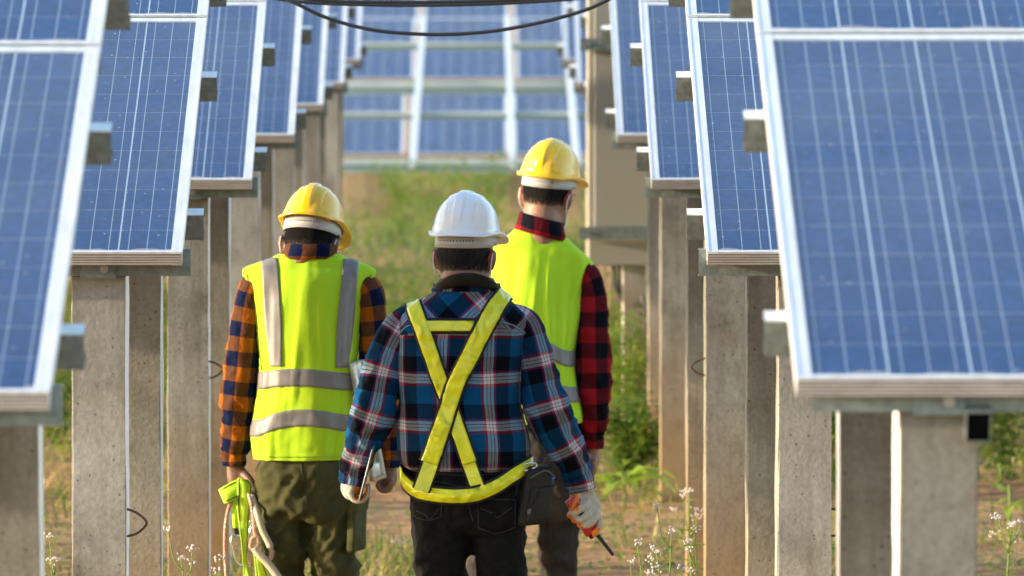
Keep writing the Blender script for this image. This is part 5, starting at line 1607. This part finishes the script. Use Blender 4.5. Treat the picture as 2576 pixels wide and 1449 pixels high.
M_LEAF = leaf_material('weed_leaf', [(0.0, (0.03, 0.10, 0.018)), (0.5, (0.095, 0.20, 0.03)), (1.0, (0.30, 0.37, 0.05))], 0.45)
M_LIME = leaf_material('lime_leaf', [(0.0, (0.10, 0.26, 0.03)), (1.0, (0.42, 0.58, 0.06))], 0.5)
M_STEM = pbr('green_stem', (0.17, 0.25, 0.05), 0.7)
M_FLOWER = pbr('lilac_white_floret', (0.80, 0.75, 0.77), 0.9, 0, col2=(0.62, 0.52, 0.62), vscale=120)
M_SEED = pbr('tan_seed_head', (0.52, 0.40, 0.26), 0.95)

def tinted(name, V, F, T, mat, parent=None, root_loc=None, smooth=False):
    off = world_loc(parent) if parent is not None else Vector(root_loc if root_loc is not None else (0, 0, 0))
    me = bpy.data.meshes.new(name)
    me.from_pydata([(v[0]-off.x, v[1]-off.y, v[2]-off.z) for v in V], [], F)
    me.materials.append(mat)
    a = me.attributes.new('tint', 'FLOAT', 'POINT'); a.data.foreach_set('value', T)
    if smooth: me.polygons.foreach_set('use_smooth', [True] * len(me.polygons))
    me.update()
    return link(name, me, parent, (0, 0, 0) if parent is not None else off)

def leaf_quads(V, F, T, c, d, up, L, W, tint, bend=.25):
    """pointed leaf of 4 faces, folded along its midrib, drooping to the tip"""
    d = d.normalized(); s = d.cross(up)
    if s.length < 1e-4: s = d.orthogonal()
    s.normalize(); n = s.cross(d).normalized()
    b = len(V)
    V += [c, c + d*L*.35 + s*W*.5 + n*W*.12, c + d*L*.38 - n*W*.04, c + d*L*.35 - s*W*.5 + n*W*.12, c + d*L*.72 + s*W*.36 - n*L*bend*.3, c + d*L*.74 - n*L*bend*.35, c + d*L*.72 - s*W*.36 - n*L*bend*.3, c + d*L - n*L*bend]
    F += [(b, b+1, b+2), (b, b+2, b+3), (b+1, b+4, b+5, b+2), (b+2, b+5, b+6, b+3), (b+4, b+7, b+5), (b+5, b+7, b+6)]
    T += [tint] * 8

def in_post(x, y):
    return False

def grass():
    rng = random.Random(3)
    V, F, T = [], [], []
    n = 0
    while n < 60000:
        Y = 20.5 + 62 * rng.random() ** 1.35
        X = rng.uniform(-1, 1) * (0.078 * Y + 0.9) + 0.0055 * Y
        d = 1.5 * noise.noise(Vector((X * .75, Y * .33, 2.0))) + 0.6 * noise.noise(Vector((X * 2.1, Y * .9, 7.0)))
        far = max(0.0, min(1.0, (Y - 31) / 7))
        aisle = max(0.0, 1 - abs(X - .05) / 1.1)
        keep = 0.24 + 0.70 * far + d * .9 - aisle * .22 * (1 - far * .6)
        if rng.random() > keep: continue
        n += 1
        z = ground_z(X, Y)
        h = (0.04 + 0.13 * rng.random() ** 2.0) * (1 + .25 * far * rng.random())
        a = rng.uniform(0, 2*math.pi); ln = rng.uniform(.4, 1.6) * h
        w = rng.uniform(.0025, .006) * (1 + .5 * far)
        dx, dy = math.cos(a), math.sin(a)
        sx, sy = -dy * w, dx * w
        green = 0.5 + 0.95 * noise.noise(Vector((X * .8, Y * .30, 11.0)))
        t = min(1, max(0, rng.gauss(.88 - .78 * green - .06 * far, .2)))
        b = len(V)
        V += [(X - sx, Y - sy, z), (X + sx, Y + sy, z), (X + dx*ln*.4 - sx*.7, Y + dy*ln*.4 - sy*.7, z + h*.6), (X + dx*ln*.4 + sx*.7, Y + dy*ln*.4 + sy*.7, z + h*.6), (X + dx*ln, Y + dy*ln, z + h)]
        F += [(b, b+1, b+3, b+2), (b+2, b+3, b+4)]
        T += [t] * 5
    tag(tinted('grass', V, F, T, M_GRASS), 'short green and straw coloured grass over the dry soil', 'grass', None, 'stuff')

def ground_cover():
    rng = random.Random(5)
    V, F, T = [], [], []
    n = 0
    while n < 34000:
        Y = 21 + 58 * rng.random() ** 1.25
        X = rng.uniform(-1, 1) * (0.078 * Y + 0.9) + 0.0055 * Y
        d = noise.noise(Vector((X * .7 + 9, Y * .4, 4.0))) + .4 * noise.noise(Vector((X * 3, Y * 2, 1.0)))
        far = max(0.0, min(1.0, (Y - 32) / 6))
        if rng.random() > .26 + .20 * far + d * 1.0: continue
        n += 1
        h = rng.random() ** 1.5 * (.12 + .22 * far)
        a = rng.uniform(0, 2*math.pi)
        dv = Vector((math.cos(a), math.sin(a), rng.uniform(-.1, .7)))
        L = rng.uniform(.025, .06) * (1 + .4 * far)
        leaf_quads(V, F, T, Vector((X, Y, ground_z(X, Y) + h)), dv, Vector((0, 0, 1)), L, L * .55, min(1, max(0, rng.gauss(.72 - .18 * far, .25))))
    tag(tinted('ground_cover', V, F, T, M_LEAF), 'low broad leaved weeds mixed into the grass', 'weeds', None, 'stuff')

def shrub(px, Y, w, h, label, seed, n=620, tint=.5, mat=None, leaf=.05):
    rng = random.Random(seed)
    b = P(px, 700, Y); b.z = ground_z(b.x, Y)
    V, F, T = [], [], []
    S = []
    for s in range(9):
        a = rng.uniform(0, 2*math.pi); r = rng.random() ** .6 * w * .5; hh = h * rng.uniform(.55, 1.05)
        top = b + Vector((math.cos(a)*r, math.sin(a)*r, hh))
        mid = b + Vector((math.cos(a)*r*.35, math.sin(a)*r*.35, hh*.55))
        pts = curve_pts([b + Vector((rng.uniform(-.03, .03), rng.uniform(-.03, .03), -.02)), mid, top], 5)
        S.append(tube(pts, [.006 - .0004*i for i in range(len(pts))], 5))
        for k in range(n // 9):
            t = .12 + .88 * rng.random() ** .7
            p = pts[min(int(t * (len(pts)-1)), len(pts)-1)]
            a2 = rng.uniform(0, 2*math.pi)
            dv = Vector((math.cos(a2), math.sin(a2), rng.uniform(-.25, .6)))
            sp = rng.uniform(0, .11) * (w / .6)
            L = rng.uniform(.6, 1.3) * leaf
            leaf_quads(V, F, T, p + dv * sp + Vector((0, 0, rng.uniform(-.03, .03))), dv, Vector((0, 0, 1)), L, L * rng.uniform(.45, .65), min(1, max(0, rng.gauss(tint, .22))))
    root = empty('shrub', b); tag(root, label, 'shrub', 'leafy weeds growing along the aisle')
    put('stems', merge(*S), M_STEM, root)
    tinted('foliage', V, F, T, mat or M_LEAF, root)

def flowering_weed(px, py, Y, label, seed, branches=4, lean=0.0, seedhead=False):
    """thin upright weed with opposite leaves and heads of tiny pale florets; px, py: where its top shows"""
    rng = random.Random(seed)
    top = P(px, py, Y)
    b = Vector((top.x + lean, Y + rng.uniform(-.05, .05), 0)); b.z = ground_z(b.x, b.y)
    root = empty('flowering_weed', b); tag(root, label, 'weed', 'pale flowering weeds in the foreground')
    H = top.z - b.z
    stem = curve_pts([b, b + (top - b) * .35 + Vector((rng.uniform(-.02, .02), 0, 0)), b + (top - b) * .7 + Vector((rng.uniform(-.02, .02), 0, 0)), top], 6)
    S = [tube(stem, [.0042 - .00012*i for i in range(len(stem))], 6)]
    V, F, T = [], [], []
    FL = []
    tips = [(stem[-1], stem[-1] - stem[-3])]
    for k in range(branches):
        i = rng.randrange(len(stem)//2, len(stem) - 2)
        a = rng.uniform(0, 2*math.pi)
        d = Vector((math.cos(a), .5*math.sin(a), 0))
        q = stem[i] + d * rng.uniform(.03, .075) + Vector((0, 0, rng.uniform(.06, .14)))
        br = curve_pts([stem[i], stem[i] + d * .03 + Vector((0, 0, .035)), q], 5)
        S.append(tube(br, [.0026 - .0001*j for j in range(len(br))], 5)); tips.append((q, q - br[-3]))
    for i in range(2, len(stem) - 1, 2):
        for sd in (0, math.pi):
            a = rng.uniform(0, .8) + sd + i
            dv = Vector((math.cos(a), math.sin(a), .35)); L = rng.uniform(.035, .07) * (1.15 - .5 * i / len(stem))
            leaf_quads(V, F, T, stem[i], dv, Vector((0, 0, 1)), L, L * .55, rng.uniform(.45, 1.0), .35)
    for p, d in tips:
        hd = []
        for k in range(rng.randint(7, 11)):
            o = Vector((rng.gauss(0, .009), rng.gauss(0, .009), rng.gauss(.003, .006)))
            hd.append(ball(p + o, rng.uniform(.0026, .0042), None, None, 7, 5))
        FL.append(hd)
    put('stem', merge(*S), M_STEM, root)
    tinted('leaves', V, F, T, M_LIME, root)
    for hd in FL: put('flower_head', merge(*hd), M_SEED if seedhead else M_FLOWER, root)

def broad_leaf_plant(px, py_base, label, seed, n=9, L0=.15, h=.16):
    Y = FPX * CAM_H / (py_base + 134)
    rng = random.Random(seed)
    b = P(px, 700, Y); b.z = ground_z(b.x, Y)
    root = empty('young_plant', b); tag(root, label, 'plant')
    S = [tube([b, b + Vector((.004, 0, h * .6)), b + Vector((0, 0, h))], [.006, .005, .004], 6)]
    put('stem', merge(*S), M_STEM, root)
    for k in range(n):
        V, F, T = [], [], []
        a = k * 2.4 + rng.uniform(-.3, .3)
        c = b + Vector((0, 0, h * rng.uniform(.55, 1.0)))
        dv = Vector((math.cos(a), math.sin(a), rng.uniform(.0, .55)))
        L = L0 * rng.uniform(.7, 1.15)
        leaf_quads(V, F, T, c + dv * .02, dv, Vector((0, 0, 1)), L, L * .42, rng.uniform(.3, 1.0), rng.uniform(.15, .6))
        tinted('leaf', V, F, T, M_LIME, root)

grass()
ground_cover()
for i, (px, Y, w, h, lab) in enumerate((
        (1600, 35.6, .55, .72, 'tallest green shrub between the checked red sleeve and the right posts'),
        (1665, 34.6, .45, .48, 'low green shrub at the foot of the right posts, beside the taller one'),
        (1560, 39.5, .6, .62, 'pale green shrub behind the cabinet cables'),
        (1020, 43.0, .7, .55, 'dark green shrub just right of the left man\'s helmet'),
        (900, 47.0, .7, .45, 'green shrub behind the left man\'s right shoulder'),
        (1100, 60.0, 1.1, .75, 'blurred green shrub above the white helmet'),
        (1230, 64.0, 1.2, .80, 'blurred green shrub left of the tallest man\'s helmet'),
        (1010, 62.0, .8, .60, 'blurred shrub at the far left posts'),
        (2525, 33.5, .55, .62, 'green shrub at the right edge beneath the large panel'),
        (1440, 52.0, .9, .55, 'blurred shrub right of the tallest man\'s neck'),
        (145, 36.5, .6, .55, 'green shrub between the two nearest left posts'),
        (425, 41.0, .6, .75, 'green shrub glimpsed between the left posts'),
        (2105, 33.0, .4, .75, 'shrub in the gap between the right posts'),
        (1585, 33.6, .40, .42, 'dark low shrub right of the red checked cuff'),
        (1630, 38.0, .60, .95, 'tall yellow green weeds against the far right post'))):
    shrub(px, Y, w, h, lab, 20 + i, 1500 if i in (0, 1, 2, 13, 14) else 700, (.75, .55, .85)[i % 3] if i in (0, 1, 2, 13, 14) else (.62 if i % 3 else .4))
for i, (px, py, Y, br, ln, lab) in enumerate((
        (1690, 1338, 22.6, 5, .01, 'tallest pale flowering weed before the right posts'),
        (1748, 1336, 22.8, 4, -.02, 'flowering weed standing right of the tallest one'),
        (1603, 1366, 23.4, 4, .0, 'flowering weed just right of the radio antenna'),
        (1652, 1392, 22.9, 3, .01, 'short flowering weed left of the tallest one'),
        (1735, 1236, 26.2, 5, .0, 'slim lilac flowering weed against the sunlit right post'),
        (455, 1402, 23.0, 3, .01, 'pale flowering weed at the foot of the left posts'),
        (140, 1408, 22.2, 4, .01, 'flowering weed beside the nearest left post'),
        (548, 1438, 23.4, 2, .0, 'small flowering weed left of the hanging lanyard'),
        (1022, 1400, 28.5, 4, .0, 'flowering weed between the olive and the black trousers'),
        (2545, 1318, 24.5, 6, .0, 'white flowering weed at the right edge of the picture'))):
    flowering_weed(px, py, Y, lab, 60 + i, br, ln, False)
broad_leaf_plant(1570, 1268, 'young plant with bright lime leaves on the bare soil', 3, 11, .21, .15)
broad_leaf_plant(2540, 1330, 'leafy green plant at the lower right edge', 4, 8, .11, .24)
